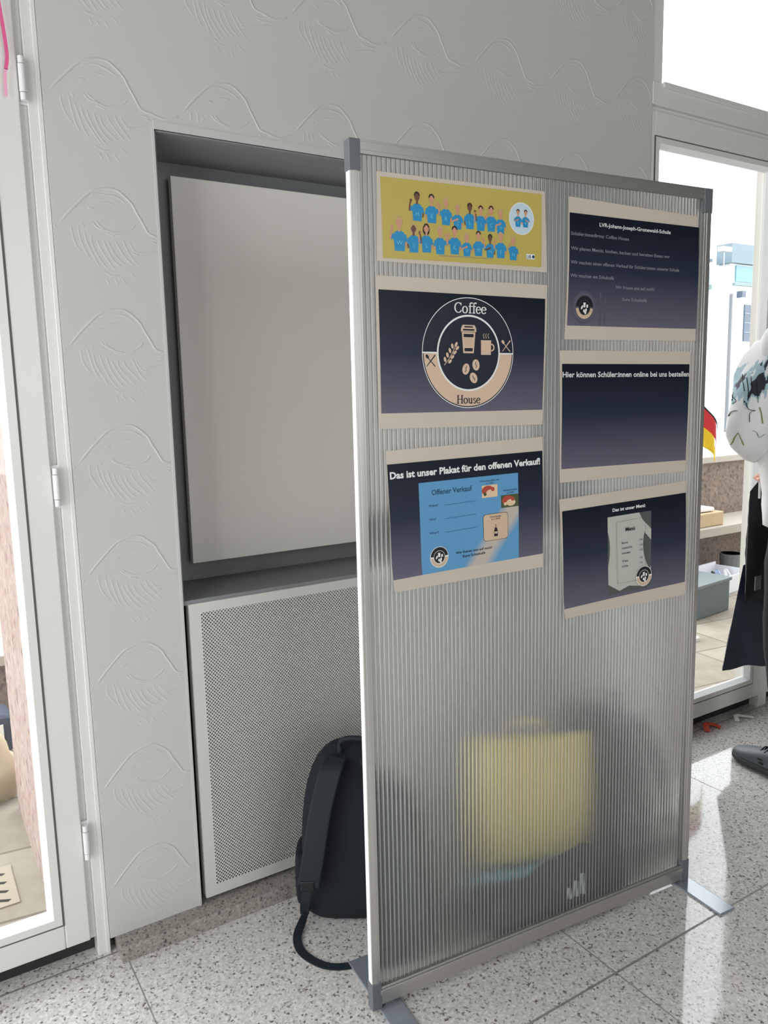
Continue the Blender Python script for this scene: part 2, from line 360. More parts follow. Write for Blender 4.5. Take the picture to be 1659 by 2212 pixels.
# other walls of the room
w1 = MB(); w1.box((4.94, YD, 0), (6.6, 2.14, CEIL)).box((-1.8, YD, 0), (-1.7, 2.14, CEIL)); tag(w1.build('wall_front_sides', M_wall), kind='structure')
tag(MB().box((6.6, -3.6, 0), (6.7, 2.14, CEIL)).build('wall_right', mat('back_wall_paint', (118, 112, 106), .8)), kind='structure')
tag(MB().box((-1.9, -3.7, 0), (.0, -3.6, CEIL)).box((2.4, -3.7, 0), (6.6, -3.6, CEIL)).box((.0, -3.7, 0), (2.4, -3.6, .8)).box((.0, -3.7, 3.0), (2.4, -3.6, CEIL)).build('wall_back', mat('back_wall_paint', (118, 112, 106), .8)), kind='structure')
w2 = MB(); w2.box((-1.9, -3.6, 0), (-1.8, -1.1, CEIL)).box((-1.9, 1.8, 0), (-1.8, 2.14, CEIL)).box((-1.9, -1.1, 2.75), (-1.8, 1.8, CEIL)).box((-1.9, -1.1, 0), (-1.8, 1.8, .12))
for y in (-.15, .80): w2.box((-1.9, y-.04, .12), (-1.8, y+.04, 2.75))
tag(w2.build('wall_left', M_wall), kind='structure')

# ------------------------------------------------------------------ outside
GZ = -.03
def pavers():
    m = bpy.data.materials.new('worn_beige_pavers'); m.use_nodes = True; nt = m.node_tree; bb = nt.nodes['Principled BSDF']
    tc = nt.nodes.new('ShaderNodeTexCoord'); mp = nt.nodes.new('ShaderNodeMapping'); mp.inputs['Rotation'].default_value = (0, 0, .12)
    nt.links.new(tc.outputs['Object'], mp.inputs[0])
    br = nt.nodes.new('ShaderNodeTexBrick'); br.inputs['Scale'].default_value = 1; br.inputs['Brick Width'].default_value = .55; br.inputs['Row Height'].default_value = .38
    br.inputs['Mortar Size'].default_value = .006; br.inputs['Color1'].default_value = S((146, 138, 124)); br.inputs['Color2'].default_value = S((156, 148, 134)); br.inputs['Mortar'].default_value = S((116, 106, 92))
    nt.links.new(mp.outputs[0], br.inputs['Vector'])
    n = nt.nodes.new('ShaderNodeTexNoise'); n.inputs['Scale'].default_value = 9; n.inputs['Detail'].default_value = 8; nt.links.new(tc.outputs['Object'], n.inputs['Vector'])
    mx = nt.nodes.new('ShaderNodeMix'); mx.data_type = 'RGBA'; mx.blend_type = 'MULTIPLY'; mx.inputs['Factor'].default_value = .5
    r = nt.nodes.new('ShaderNodeValToRGB'); r.color_ramp.elements[0].position = .3; r.color_ramp.elements[0].color = S((214, 196, 172)); r.color_ramp.elements[1].position = .6
    nt.links.new(n.outputs['Fac'], r.inputs[0]); nt.links.new(br.outputs['Color'], mx.inputs['A']); nt.links.new(r.outputs[0], mx.inputs['B'])
    nt.links.new(mx.outputs['Result'], bb.inputs['Base Color']); bb.inputs['Roughness'].default_value = .8
    return m
M_pave = pavers()
tag(MB().box((-6, 2.14, GZ-.1), (40, 8, GZ)).build('terrace_paving', M_pave), kind='structure')
tag(MB().box((-60, 8, GZ-.9), (120, 90, GZ-.8)).build('street', mat('asphalt', (120, 120, 120), .9)), kind='structure')
# pink stone facade outside, its reveal beside the left door and over the right one
fa = MB(); fa.box((.262, 2.5, GZ), (2.40, 2.94, 3.6)); fa.box((.262, 2.07, GZ), (.36, 2.5, 3.6))
tag(fa.build('wall_facade', M_pink), kind='structure')
# low stone walls outside
def lowwall(name, x0, x1, y0, y1, z, lab):
    e_ = empty(name, (x0, y0, GZ), 0, lab, 'wall')
    MB().box((x0, y0, GZ), (x1, y1, z)).build('wall_body', M_brown, e_, off=(x0, y0, GZ))
    MB().box((x0-.03, y0-.04, z), (x1+.03, y1+.04, z+.05)).build('cap_stone', mat('pale_cap_stone', (176, 168, 156), .7), e_, bevel=.006, off=(x0, y0, GZ))
    return e_
lw = lowwall('low_wall', 4.3, 6.75, 3.78, 4.1, .84, 'low brown granite wall with a pale cap stone outside the right glass door')
MB().box((4.6, 3.42, .36), (6.7, 3.78, .425)).build('bench_ledge', mat('pale_cap_stone', (176, 168, 156), .7), lw, bevel=.005, off=(4.3, 3.78, GZ))
for x in (4.7, 6.5): MB().box((x, 3.5, GZ), (x+.1, 3.78, .36)).build('ledge_support', M_brown, lw, off=(4.3, 3.78, GZ))
lowwall('low_wall', -1.2, .9, 3.92, 4.15, .215, 'short reddish stone wall with a pale cap seen through the left glass door')
bx = empty('wooden_crate', (4.86, 3.58, .4255), 0, 'shallow pale wooden box on the stone ledge outside the right door', 'box')
MB().box((-.22, -.12, 0), (.2, .12, .1)).build('crate_body', mat('pale_pine', (190, 164, 126), .6), bx, bevel=.008)
MB().box((-.2, -.03, .085), (.0, .03, .102)).build('grip_slot', mat('slot_shadow', (90, 70, 50), .8), bx)
ty = MB(); ty.prism([(4.62, 3.5, .53), (4.98, 3.48, .53), (5.0, 3.7, .53), (4.64, 3.72, .53)], (0, 0, .03)); tag(ty.build('serving_tray', mat('white_plastic', (236, 236, 232), .4), bevel=.01), 'flat white tray lying on top of the wooden box outside', 'tray')
gb = empty('storage_box', (4.36, 3.16, GZ), .1, 'blue-grey rectangular box standing on the paving outside the right door', 'box')
g = MB(); g.prism([(-.3, -.14, 0), (.16, -.14, 0), (.16, .14, 0), (-.3, .14, 0)], (0, 0, .2)); g.build('box_body', mat('blue_grey_plastic', (92, 102, 106), .5), gb, bevel=.006)
MB().box((-.31, -.15, .2), (.17, .15, .222)).build('box_lid', mat('blue_grey_plastic_lid', (108, 118, 120), .5), gb, bevel=.004)
wb = empty('paper_carton', (4.95, 3.4, GZ), .1, 'open white carton full of colourful scraps by the low wall outside', 'box')
g = MB(); g.box((-.3, -.12, 0), (.14, -.11, .13)).box((-.3, .11, 0), (.14, .12, .17)).box((-.3, -.12, 0), (-.29, .12, .13)).box((.13, -.12, 0), (.14, .12, .15)).box((-.3, -.12, 0), (.14, .12, .01)); g.build('carton_body', mat('white_card', (232, 234, 240), .7), wb)
for i, (nm, c) in enumerate((('red', (200, 90, 70)), ('pale orange', (230, 170, 140)), ('black', (60, 60, 66)), ('light blue', (170, 190, 220)), ('white', (240, 240, 240)))):
    x = -.22+.075*i; y = -.02+.02*(i % 2)
    s_ = MB(); s_.tube(spline([(x-.022, y, .06), (x, y+.03, .14), (x+.022, y-.01, .08)], 3), .012, 6, flat=.5)
    tag(s_.build('paper_scrap', mat('scrap%d' % i, c, .7)), 'crumpled %s paper scrap lying in the white carton outside' % nm, 'paper').location = (4.95, 3.4, GZ)
po = empty('stone_pot', (5.30, 3.55, GZ), 0, 'small grey cylinder pot by the low wall outside', 'pot')
g = MB(); g.tube([(0, 0, 0), (0, 0, .2), (0, 0, .2), (0, 0, .05)], [.07, .085, .072, .06], 16); g.build('pot_body', mat('grey_concrete', (130, 132, 132), .8), po)
# flag
fl = empty('german_flag', (4.00, 2.78, GZ), 0, 'black red and gold striped flag on a slim pole outside the glass door', 'flag')
MB().tube([(-.20, 0, 0), (-.20, 0, 1.44)], .008, 8).tube([(-.20, 0, 1.44), (-.20, 0, 1.46)], .014, 8).tube([(-.2, 0, 0), (-.2, 0, .02)], .045, 20).build('flag_pole', mat('white_pole', (220, 220, 220), .4), fl, smooth=False)
for i, (c, nm) in enumerate((((30, 28, 30), 'black'), ((214, 50, 56), 'red'), ((246, 206, 40), 'gold'))):
    def ff(u, v, i=i):
        z = 1.415-.23*u-(.125-.045*u)*((0, .17, 1.15)[i]+(.17, .98, .98)[i]*v); x = -.195+.185*u; return (x, .02*math.sin(u*7+i*.4), z)
    g = MB(); g.grid(ff, 12, 4); o = g.build('%s_stripe' % nm, mat('flag_'+nm, c, .8), fl, smooth=True)
    s_ = o.modifiers.new('t', 'SOLIDIFY'); s_.thickness = .001; tag(o, '%s stripe' % nm)
# left: drain grate, bright stone, folded things
dg = empty('drain_grate', (.10, 2.46, GZ), 0, 'square cast drain cover with slanted slots outside the left door', 'drain')
MB().box((-.13, -.11, 0), (.09, .11, .004)).build('grate_plate', mat('pale_cast_stone', (168, 158, 140), .7), dg)
for i in range(4):
    y = -.08+.05*i
    MB().prism([(-.1, y+.02, .0041), (0.0, y+.02, .0041), (.06, y-.012, .0041), (.07, y-.004, .0041), (.005, y+.03, .0041), (-.1, y+.03, .0041)], (0, 0, .0006)).build('slot', mat('dark_slot', (40, 36, 32), .9), dg)
rk = MB(); bm = bmesh.new(); bmesh.ops.create_icosphere(bm, subdivisions=3, radius=1)
for v in bm.verts:
    k_ = 1+.12*math.sin(v.co.x*5+v.co.y*3)+.08*math.sin(v.co.z*7+1); v.co = Vector((v.co.x*.17*k_, v.co.y*.14*k_, max(v.co.z, -.5)*.16*k_+.08))
me = bpy.data.meshes.new('boulder'); bm.to_mesh(me); bm.free(); me.polygons.foreach_set('use_smooth', [True]*len(me.polygons))
ro = link('boulder', me, mat('beige_rock', (180, 164, 136), .9, bump=(20, .5))); ro.location = (.14, 3.12, GZ); tag(ro, 'rounded beige stone lying on the paving outside the left door', 'stone')
nb_ = empty('navy_bag', (.18, 3.55, GZ), 0, 'dark navy bag with a white patch outside the left door', 'bag')
MB().box((-.2, -.1, 0), (.14, .1, .16)).build('bag_body', mat('navy_cloth', (34, 42, 62), .8), nb_, bevel=.03)
MB().box((.06, -.104, .07), (.10, -.098, .13)).build('patch', mat('white_plastic', (236, 236, 232), .4), nb_)

# buildings across the street
def bld(name, lab, x0, x1, y0, y1, z1, wall_c):
    e_ = empty(name, (x0, y0, -.83), 0, lab, 'building'); MB().box((x0, y0, -.83), (x1, y1, z1)).build('wall', mat('render_%s' % wall_c[0], wall_c, .8), e_, off=(x0, y0, -.83)); return e_
def bpart(nm, e_, a, c, m, **k): return MB().box(a, c).build(nm, m, e_, off=tuple(e_.location), **k)
M_cyan = mat('cyan_glazing', (104, 142, 148), .1); M_dkw = mat('grey_blue_window', (76, 88, 104), .2); M_rail = mat('pale_rail', (116, 134, 138), .4)
A_ = bld('white_house', 'white house with grey roof band and large cyan window outside the right door', 23.2, 32, 16, 26, 5.35, (236, 238, 240))
bpart('roof_band', A_, (23.05, 15.85, 5.35), (32, 16.4, 5.95), mat('blue_grey_fascia', (108, 124, 134), .5))
bpart('upper_window', A_, (23.45, 15.94, 4.8), (24.9, 16.0, 5.3), M_cyan); bpart('window_sill', A_, (23.35, 15.9, 4.68), (25, 16, 4.76), M_rail)
bpart('window', A_, (24.0, 15.95, 2.93), (24.55, 16, 4.1), M_dkw)
for k_ in range(3): bpart('window_bar', A_, (24.0, 15.93, 3.2+.3*k_), (24.55, 15.95, 3.23+.3*k_), M_rail)
bpart('downpipe', A_, (23.22, 15.9, -.8), (23.28, 15.99, 4.4), mat('grey_pipe', (120, 122, 126), .5)); bpart('wall_lamp', A_, (23.6, 15.8, 4.3), (23.8, 16, 4.5), M_dkw)
B_ = bld('far_white_house', 'distant white house with balcony rail left of the downpipe through the right door', 15, 23.0, 20.2, 30, 5.9, (240, 241, 242))
bpart('balcony_glazing', B_, (21.6, 16.6, 4.75), (22.9, 20.1, 5.45), M_cyan)
bpart('balcony_rail', B_, (21.5, 16.5, 5.45), (23.0, 16.6, 5.55), M_rail); bpart('balcony_slab', B_, (21.5, 16.5, 4.6), (23.0, 20.2, 4.74), M_rail)
sl = empty('street_lamp', (22.3, 15.6, -.83), 0, 'thin grey street lamp mast in front of the houses', 'lamp')
MB().tube([(0, 0, 0), (0, 0, 6.5)], .014, 8).build('mast', mat('lamp_grey', (190, 192, 194), .5), sl)
MB().box((-.2, -.1, 6.4), (.25, .1, 6.55)).build('lamp_head', mat('lamp_grey', (190, 192, 194), .5), sl, bevel=.02)
cr_ = empty('parked_car', (13.9, 9.2, -.83), 0, 'pale blue parked car beyond the low wall outside', 'car')
c = MB(); c.prism([(-2, -.8, .3), (2, -.8, .3), (2.05, -.8, .75), (1.3, -.8, .9), (.8, -.8, 1.35), (-1.0, -.8, 1.38), (-1.7, -.8, .95), (-2.05, -.8, .85)], (0, 1.6, 0)); c.build('car_body', mat('pale_blue_paint', (190, 205, 222), .25), cr_, bevel=.06)
c = MB(); c.prism([(.72, -.81, 1.28), (1.1, -.81, .92), (-1.5, -.81, .95), (-.95, -.81, 1.3)], (0, 1.62, 0)); c.build('car_windows', mat('car_glass', (60, 72, 84), .1), cr_)
for x in (-1.25, 1.3):
    for y in (-.8, .65): MB().tube([(x, y-.02, .32), (x, y+.17, .32)], .32, 20).build('wheel', mat('tyre', (30, 30, 32), .8), cr_)
hd = MB(); 
for i in range(26):
    random.seed(i+50); x = random.uniform(14.6, 19); z = random.uniform(-.5, .1)
    hd.grid(lambda u, v, x=x, z=z, i=i: (x+.5*math.sin(v*3.14)*math.cos(u*6.28), 10.6+.4*math.sin(v*3.14)*math.sin(u*6.28)+.05*math.sin(i+u*30), z+.35*math.cos(v*3.14)+.05*math.sin(u*25+v*19)), 12, 8)
hh = hd.build('hedge', mat('hedge_green', (74, 96, 58), .9, bump=(8, 1))); tag(hh, 'dark green clipped hedge across the street outside', 'hedge')

# ------------------------------------------------------------------ display panel
PA = R_(-4.732); PO = Vector((.8113, 1.39596, 0)); PE = Vector((math.cos(PA), math.sin(PA), 0)); PN = Vector((-math.sin(PA), math.cos(PA), 0))
PW, PH, TH = 1.0165, 1.9, .022
dp = empty('display_panel', PO, PA, 'tall free-standing aluminium framed display wall of translucent ribbed plastic in mid room', 'display panel')
PB = .010   # frame starts just above the floor plates
def prof_v(x0, x1):
    m = MB(); z0, z1 = PB+.06, PH-.058
    m.box((x0, 0, z0), (x1, TH, z1)); s_ = (x1-x0)
    m.box((x0+s_*.30, -.0012, z0), (x0+s_*.72, .0, z1)); return m
prof_v(0, .020).build('side_rail', M_alu, dp, bevel=.0012); prof_v(PW-.03, PW-.006).build('side_rail', M_alu, dp, bevel=.0012)
MB().box((-.0008, .003, PB+.06), (0, TH-.003, PH-.058)).build('lit_end_face', mat('lit_end_white', (244, 246, 244), .35), dp)  # left rail end coloured white: the left door's light painted onto the aluminium
m = MB(); m.box((.02, 0, PH-.027), (PW-.03, TH, PH)); m.box((.02, -.001, PH-.020), (PW-.03, 0, PH-.004)); m.build('top_rail', M_alu, dp, bevel=.001)
m = MB(); m.box((.02, 0, PB+.004), (PW-.03, TH, PB+.048)); m.box((.02, -.003, PB+.030), (PW-.03, 0, PB+.042)); m.build('bottom_rail', M_alu, dp, bevel=.001)
def corner(x0, x1, z0, z1):
    MB().box((x0-.002, -.0018, z0), (x1+.0015, TH+.0018, z1)).build('corner_cap', M_cap, dp, bevel=.0015)
corner(0, .021, PH-.060, PH); corner(PW-.031, PW-.006, PH-.060, PH); corner(0, .021, PB-.004, PB+.062); corner(PW-.031, PW-.006, PB-.004, PB+.062)
g = MB(); x0_, x1_ = .016, PW-.026; NC = int((x1_-x0_)/.0108*12); z0_, z1_ = PB+.04, PH-.02
for k in range(NC+1):                       # fluted on both faces
    x = x0_+(x1_-x0_)*k/NC; a_ = 2*math.pi*x/.0108; h_ = .0011*(math.sin(a_)+.25*math.sin(3*a_))
    g.v += [(x, .006-h_, z0_), (x, .006-h_, z1_), (x, .014+h_, z0_), (x, .014+h_, z1_)]
for k in range(NC):
    i = 4*k; g.f += [[i, i+4, i+5, i+1], [i+2, i+3, i+7, i+6], [i, i+2, i+6, i+4], [i+1, i+5, i+7, i+3]]; g.mi += [0]*4
g.f += [[0, 1, 3, 2], [4*NC, 4*NC+2, 4*NC+3, 4*NC+1]]; g.mi += [0, 0]
rs_ = g.build('ribbed_sheet', M_poly, dp, smooth=True)
for pl in rs_.data.polygons:
    if abs(pl.normal.z) > .9 or abs(pl.normal.x) > .99: pl.use_smooth = False
for x in (.045, PW-.022):
    f_ = MB(); f_.box((x-.029, -.150, 0), (x+.029, .175, .006)); f_.build('foot_plate', M_steel, dp, bevel=.002)
    MB().box((x-.012, .004, .005), (x+.012, .018, PB+.004)).build('foot_bracket', M_cap, dp)

# ------------------------------------------------------------------ posters
def ptext(s, bold=0):
    cu_ = bpy.data.curves.new('t', 'FONT'); cu_.body = s; cu_.size = 1; cu_.offset = bold; cu_.resolution_u = 2
    o = bpy.data.objects.new('t', cu_); scn.collection.objects.link(o); dg_ = bpy.context.evaluated_depsgraph_get(); dg_.update()
    me = bpy.data.meshes.new_from_object(o.evaluated_get(dg_)); V = [(v.co.x, v.co.y) for v in me.vertices]; F = [list(p.vertices) for p in me.polygons]
    bpy.data.objects.remove(o); bpy.data.curves.remove(cu_); bpy.data.meshes.remove(me)
    return V, F
class Poster:
    def __init__(s, name, label, outer, inner, W, H, bulge=(0, 0)):
        s.q = inner; s.W, s.H = W, H; s.bg = bulge
        c = outer[3]; s.o = empty(name, PO+PE*c[0]+Vector((0, 0, c[1]))+PN*-.003, PA, label, 'poster'); s.c = c
        s.root = Vector((c[0], -.003, c[1])); s.layers = {}
        s.oq = outer
    def P(s, u, v, d, quad=None):
        q = quad or s.q; (a, b_, c, e_) = q
        x = (1-u)*(1-v)*a[0]+u*(1-v)*b_[0]+u*v*c[0]+(1-u)*v*e_[0]; z = (1-u)*(1-v)*a[1]+u*(1-v)*b_[1]+u*v*c[1]+(1-u)*v*e_[1]
        L = s.oq; t = max(0, min(1, (L[0][1]-z)/(L[0][1]-L[3][1]))); t2 = max(0, min(1, (x-L[0][0])/(L[1][0]-L[0][0])))
        y = -.0005-s.bg[0]*math.sin(math.pi*t)*abs(2*t2-1)-s.bg[1]*max(0, t-.75)**2*16*(1-t2)**2-d
        return Vector((x, y, z))-Vector((s.root.x, 0, s.root.z))
    def sheet(s):
        g = MB(); g.grid(lambda u, v: s.P(u, v, 0, s.oq), 16, 16); o = g.build('laminated_sheet', M_lam, s.o, smooth=True)
    def fillq(s, name, u0, v0, u1, v1, m, d, n=16):
        g = MB(); g.grid(lambda u, v: s.P(u0+(u1-u0)*u, v0+(v1-v0)*v, d), n, n); return g.build(name, m, s.o, smooth=True)
    # layer drawing in metric-like coords: uv (0..1) with v downward
    def lay(s, key): return s.layers.setdefault(key, MB())
    def pg(s, key, pts, d=.0007): s.lay(key).poly([s.P(u, v, d) for u, v in pts])
    def ring(s, key, cu_, cv, r0, r1, a0=0, a1=360, d=.0007, n=48, sq=1.0):
        m = s.lay(key); i = len(m.v); ru, rv = 1/s.W, 1/s.H
        for k in range(n+1):
            a = R_(a0+(a1-a0)*k/n)
            for r in (r0, r1): m.v.append(tuple(s.P(cu_+math.cos(a)*r*ru, cv-math.sin(a)*r*rv*sq, d)))
        for k in range(n): m.f.append([i+2*k, i+2*k+1, i+2*k+3, i+2*k+2]); m.mi.append(0)
    def disc(s, key, cu_, cv, r, d=.0007, sx=1, sy=1, rot=0, n=20):
        pts = []
        for k in range(n):
            a = 2*math.pi*k/n; x = math.cos(a)*r*sx; y = math.sin(a)*r*sy; x, y = x*math.cos(rot)-y*math.sin(rot), x*math.sin(rot)+y*math.cos(rot)
            pts.append((cu_+x/s.W, cv-y/s.H))
        s.pg(key, pts, d)
    def line(s, key, pts, wd, d=.0007):
        P2 = [((u*s.W), (v*s.H)) for u, v in pts]; m = s.lay(key); i = len(m.v); n = len(P2); wl = wd if isinstance(wd, (list, tuple)) else [wd]*n
        for k, (x, y) in enumerate(P2):
            tx = P2[min(k+1, n-1)][0]-P2[max(0, k-1)][0]; ty_ = P2[min(k+1, n-1)][1]-P2[max(0, k-1)][1]; L = math.hypot(tx, ty_) or 1
            nx, ny = -ty_/L*wl[k]/2, tx/L*wl[k]/2
            for sg in (1, -1): m.v.append(tuple(s.P((x+sg*nx)/s.W, (y+sg*ny)/s.H, d)))
        for k in range(n-1): m.f.append([i+2*k, i+2*k+1, i+2*k+3, i+2*k+2]); m.mi.append(0)
    def text(s, key, txt, u, v, w=None, h=.01, align='L', bold=0, d=.0008, slant=0):
        V, F = ptext(txt, bold); x0 = min(p[0] for p in V); x1 = max(p[0] for p in V); hs = h/.7; ws = (w*s.W/(x1-x0)) if w else hs
        W_ = (x1-x0)*ws; ox = {'L': 0, 'C': -W_/2, 'R': -W_}[align]; m = s.lay(key); i = len(m.v)
        for x, y in V:
            X = (x-x0)*ws+ox; m.v.append(tuple(s.P(u+X/s.W, v-y*hs/s.H+slant*X/s.W, d)))
        for f_ in F: m.f.append([i+k for k in f_]); m.mi.append(0)
    def finish(s, names, mats):
        a = MB(); ms = []
        for k, m in s.layers.items():
            i = len(a.v); a.v += m.v; a.f += [[q+i for q in f] for f in m.f]; a.mi += [len(ms)]*len(m.f); ms.append(mats[k])
        a.build('printed_artwork', ms, s.o, fix=False)
M_lam = mat('laminate_margin', (202, 190, 174), .4, coat=.15)
def navy_print():
    m = bpy.data.materials.new('navy_gradient_print'); m.use_nodes = True; nt = m.node_tree; b_ = nt.nodes['Principled BSDF']
    tc = nt.nodes.new('ShaderNodeTexCoord'); sp = nt.nodes.new('ShaderNodeSeparateXYZ'); nt.links.new(tc.outputs['Generated'], sp.inputs[0])
    r = nt.nodes.new('ShaderNodeValToRGB'); e = r.color_ramp.elements
    e[0].position = 0; e[0].color = S((102, 98, 114)); e[1].position = .92; e[1].color = S((14, 24, 36)); x = e.new(.5); x.color = S((40, 47, 66))
    nt.links.new(sp.outputs['Z'], r.inputs[0]); nt.links.new(r.outputs[0], b_.inputs['Base Color']); b_.inputs['Roughness'].default_value = .35; b_.inputs['Specular IOR Level'].default_value = .3; b_.inputs['Coat Weight'].default_value = .12; b_.inputs['Coat Roughness'].default_value = .15
    return m
M_navy = navy_print()
PM = dict(white=mat('print_white', (232, 232, 228), .4), cream=mat('print_cream', (214, 186, 160), .4), ink=mat('print_dark', (18, 26, 42), .4), black=mat('print_black', (22, 22, 26), .4),
          blue=mat('print_shirt_blue', (38, 140, 190), .4), skin1=mat('print_skin_light', (206, 150, 120), .4), skin2=mat('print_skin_dark', (110, 74, 56), .4), hair1=mat('print_hair_dark', (44, 32, 30), .4),
          hair2=mat('print_hair_fair', (196, 164, 120), .4), lcyan=mat('print_letter_cyan', (110, 200, 220), .4), dim=mat('print_dim_grey', (140, 140, 148), .4), tan=mat('print_tan', (206, 180, 152), .4),
          red=mat('print_food_red', (176, 70, 50), .4), food=mat('print_food_cream', (224, 196, 160), .4), green=mat('print_food_green', (70, 84, 50), .4), pale=mat('print_pale', (196, 214, 224), .4), menu=mat('print_menu_paper', (188, 188, 178), .4), mshade=mat('print_menu_shade', (84, 88, 84), .4), dblue=mat('print_ink_blue', (26, 62, 96), .4), purple=mat('print_plate_grey', (84, 82, 98), .4))
NM = dict(white='white_print', cream='cream_print', ink='dark_print', black='black_print', blue='blue_shirts', skin1='light_skin_print', skin2='dark_skin_print', hair1='dark_hair_print', hair2='fair_hair_print', lcyan='shirt_letters', dim='grey_lettering', tan='tan_print', red='food_red_print', food='food_cream_print', green='food_green_print', pale='pale_disc', menu='menu_paper_print', mshade='menu_shadow_print', dblue='blue_lettering', purple='plate_print')
def small_logo(p, u, v, r, d=.0010, rim=True):
    if rim: p.ring('white', u, v, 0, r*1.06, d=d, n=32)
    p.ring('tan', u, v, r*.68, r, 185, 355, d=d+.0002, n=24); p.ring('black', u, v, r*.66, r, 5, 175, d=d+.0002, n=24)
    p.ring('black', u, v, 0, r*.62, d=d+.0002, n=28)
    W_, H_ = p.W, p.H
    p.pg('white', [(u-.16*r/W_, v-.42*r/H_), (u+.12*r/W_, v-.42*r/H_), (u+.08*r/W_, v), (u-.12*r/W_, v)], d+.0004)
    p.pg('white', [(u+.2*r/W_, v-.25*r/H_), (u+.42*r/W_, v-.25*r/H_), (u+.4*r/W_, v+.02*r/H_), (u+.2*r/W_, v+.02*r/H_)], d+.0004)
    p.disc('white', u-.3*r/W_, v, r*.13, d+.0004, sx=.7, sy=1.6, rot=-.5, n=10)
    for a, c in ((-.05, .3), (.18, .22), (.12, .46)): p.disc('white', u+a*r/W_, v+c*r/H_, r*.11, d+.0004, sy=1.3, n=10)

# 1 yellow welcome poster
p = Poster('welcome_poster', 'yellow poster with two rows of cartoon people in blue shirts, top left of panel', [(.0557, 1.8426), (.475, 1.8429), (.483, 1.6693), (.0524, 1.6706)], [(.0633, 1.8334), (.4659, 1.8363), (.4662, 1.6796), (.0658, 1.677)], .402, .156, (.001, 0))
p.sheet(); p.fillq('yellow_print', 0, 0, 1, 1, mat('print_yellow', (190, 172, 86), .4, coat=.15), .0004)
def signer(u, v, sc, skin, hair, arm, letter, longhair=False, second=False):
    W_, H_ = p.W, p.H; a = lambda x, y: (u+x*sc/W_, v+y*sc/H_)
    if longhair: p.disc(hair, *a(0, -.022), .0105*sc, .0006, sx=1, sy=1.35)
    p.pg('blue', [a(-.0175, .008), a(-.011, -.006), a(-.003, -.009), a(.003, -.009), a(.011, -.006), a(.0175, .008), a(.014, .012), a(.0125, .034), a(-.0125, .034), a(-.014, .012)], .0008)
    p.pg(skin, [a(-.003, -.007), a(.003, -.007), a(.003, -.018), a(-.003, -.018)], .0010)
    p.disc(skin, *a(0, -.025), .0078*sc, .0011, sy=1.25, n=14)
    p.ring(hair, *a(0, -.027), .0052*sc, .0088*sc, 5, 175, .0013, 10, sq=1.25)
    sg = 1 if arm > 0 else -1
    if abs(arm) == 1:
        p.line('blue', [a(sg*-.014, -.001), a(sg*-.023, .010)], .0062*sc, .0009); p.line(skin, [a(sg*-.023, .010), a(sg*-.021, -.006), a(sg*-.018, -.014)], .0042*sc, .0010); p.disc(skin, *a(sg*-.018, -.016), .0036*sc, .0012, n=8)
    elif abs(arm) == 2:
        p.line('blue', [a(sg*-.014, -.001), a(sg*-.020, .012)], .0062*sc, .0009); p.line(skin, [a(sg*-.020, .012), a(-.002*sg, .006)], .0046*sc, .0011); p.disc(skin, *a(-.001*sg, .005), .0036*sc, .0013, n=8)
    else:
        p.line('blue', [a(sg*-.014, -.002), a(sg*-.021, .002)], .006*sc, .0009); p.line(skin, [a(sg*-.021, .002), a(sg*-.014, -.012), a(sg*-.007, -.022)], .0042*sc, .0012)
    p.line('blue', [a(sg*.014, -.001), a(sg*.018, .014)], .006*sc, .0009); p.line(skin, [a(sg*.018, .014), a(sg*.016, .024)], .004*sc, .0010)
    p.text('lcyan', letter, *a(0, .022), None, .0105*sc, 'C', d=.0014)
top = [('H', .205, .335, .80, 'skin2', 'hair1', 1, 0), ('E', .291, .345, .80, 'skin1', 'hair1', -1, 0), ('R', .377, .365, .76, 'skin1', 'hair2', 1, 0), ('Z', .448, .42, .70, 'skin1', 'hair2', 2, 0), ('L', .525, .395, .74, 'skin2', 'hair1', -1, 0), ('I', .594, .41, .72, 'skin1', 'hair1', 1, 0), ('C', .661, .405, .74, 'skin1', 'hair1', 3, 0), ('H', .722, .43, .70, 'skin1', 'hair2', 2, 0)]
bot = [('W', .097, .70, .92, 'skin1', 'hair2', 1, 0), ('I', .180, .735, .80, 'skin2', 'hair2', -1, 1), ('L', .256, .725, .80, 'skin1', 'hair1', 1, 1), ('L', .338, .74, .78, 'skin1', 'hair2', -1, 0), ('K', .428, .725, .80, 'skin1', 'hair1', 1, 0), ('O', .504, .77, .66, 'skin1', 'hair2', 2, 1), ('M', .578, .745, .72, 'skin1', 'hair1', -1, 0), ('M', .653, .765, .68, 'skin2', 'hair1', 2, 0), ('E', .723, .745, .76, 'skin1', 'hair2', 1, 0), ('N', .806, .775, .70, 'skin1', 'hair2', 3, 0)]
for L, u, v, sc, sk, hr, arm, lh in top+bot: signer(u, v, sc, sk, hr, arm, L, lh)
p.disc('pale', .862, .36, .033, .0007, n=40); p.ring('white', .862, .36, .0322, .034, d=.0009, n=40)
signer(.838, .36, .52, 'skin1', 'hair1', 2, ''.join(['B'])); signer(.889, .36, .52, 'skin1', 'hair1', -2, 'B')
p.pg('white', [(.895, .83), (.952, .83), (.952, .90), (.895, .90)], .0008); p.text('dblue', 'LVR', .899, .893, .03, .0075, 'L', .03); p.disc('dblue', .943, .865, .0035, .0010)
p.text('dim', 'Gebärdensprache macht Schule - Herzlich Willkommen in unserer Schule', .5, .935, .34, .003, 'C')
p.finish(NM, PM)

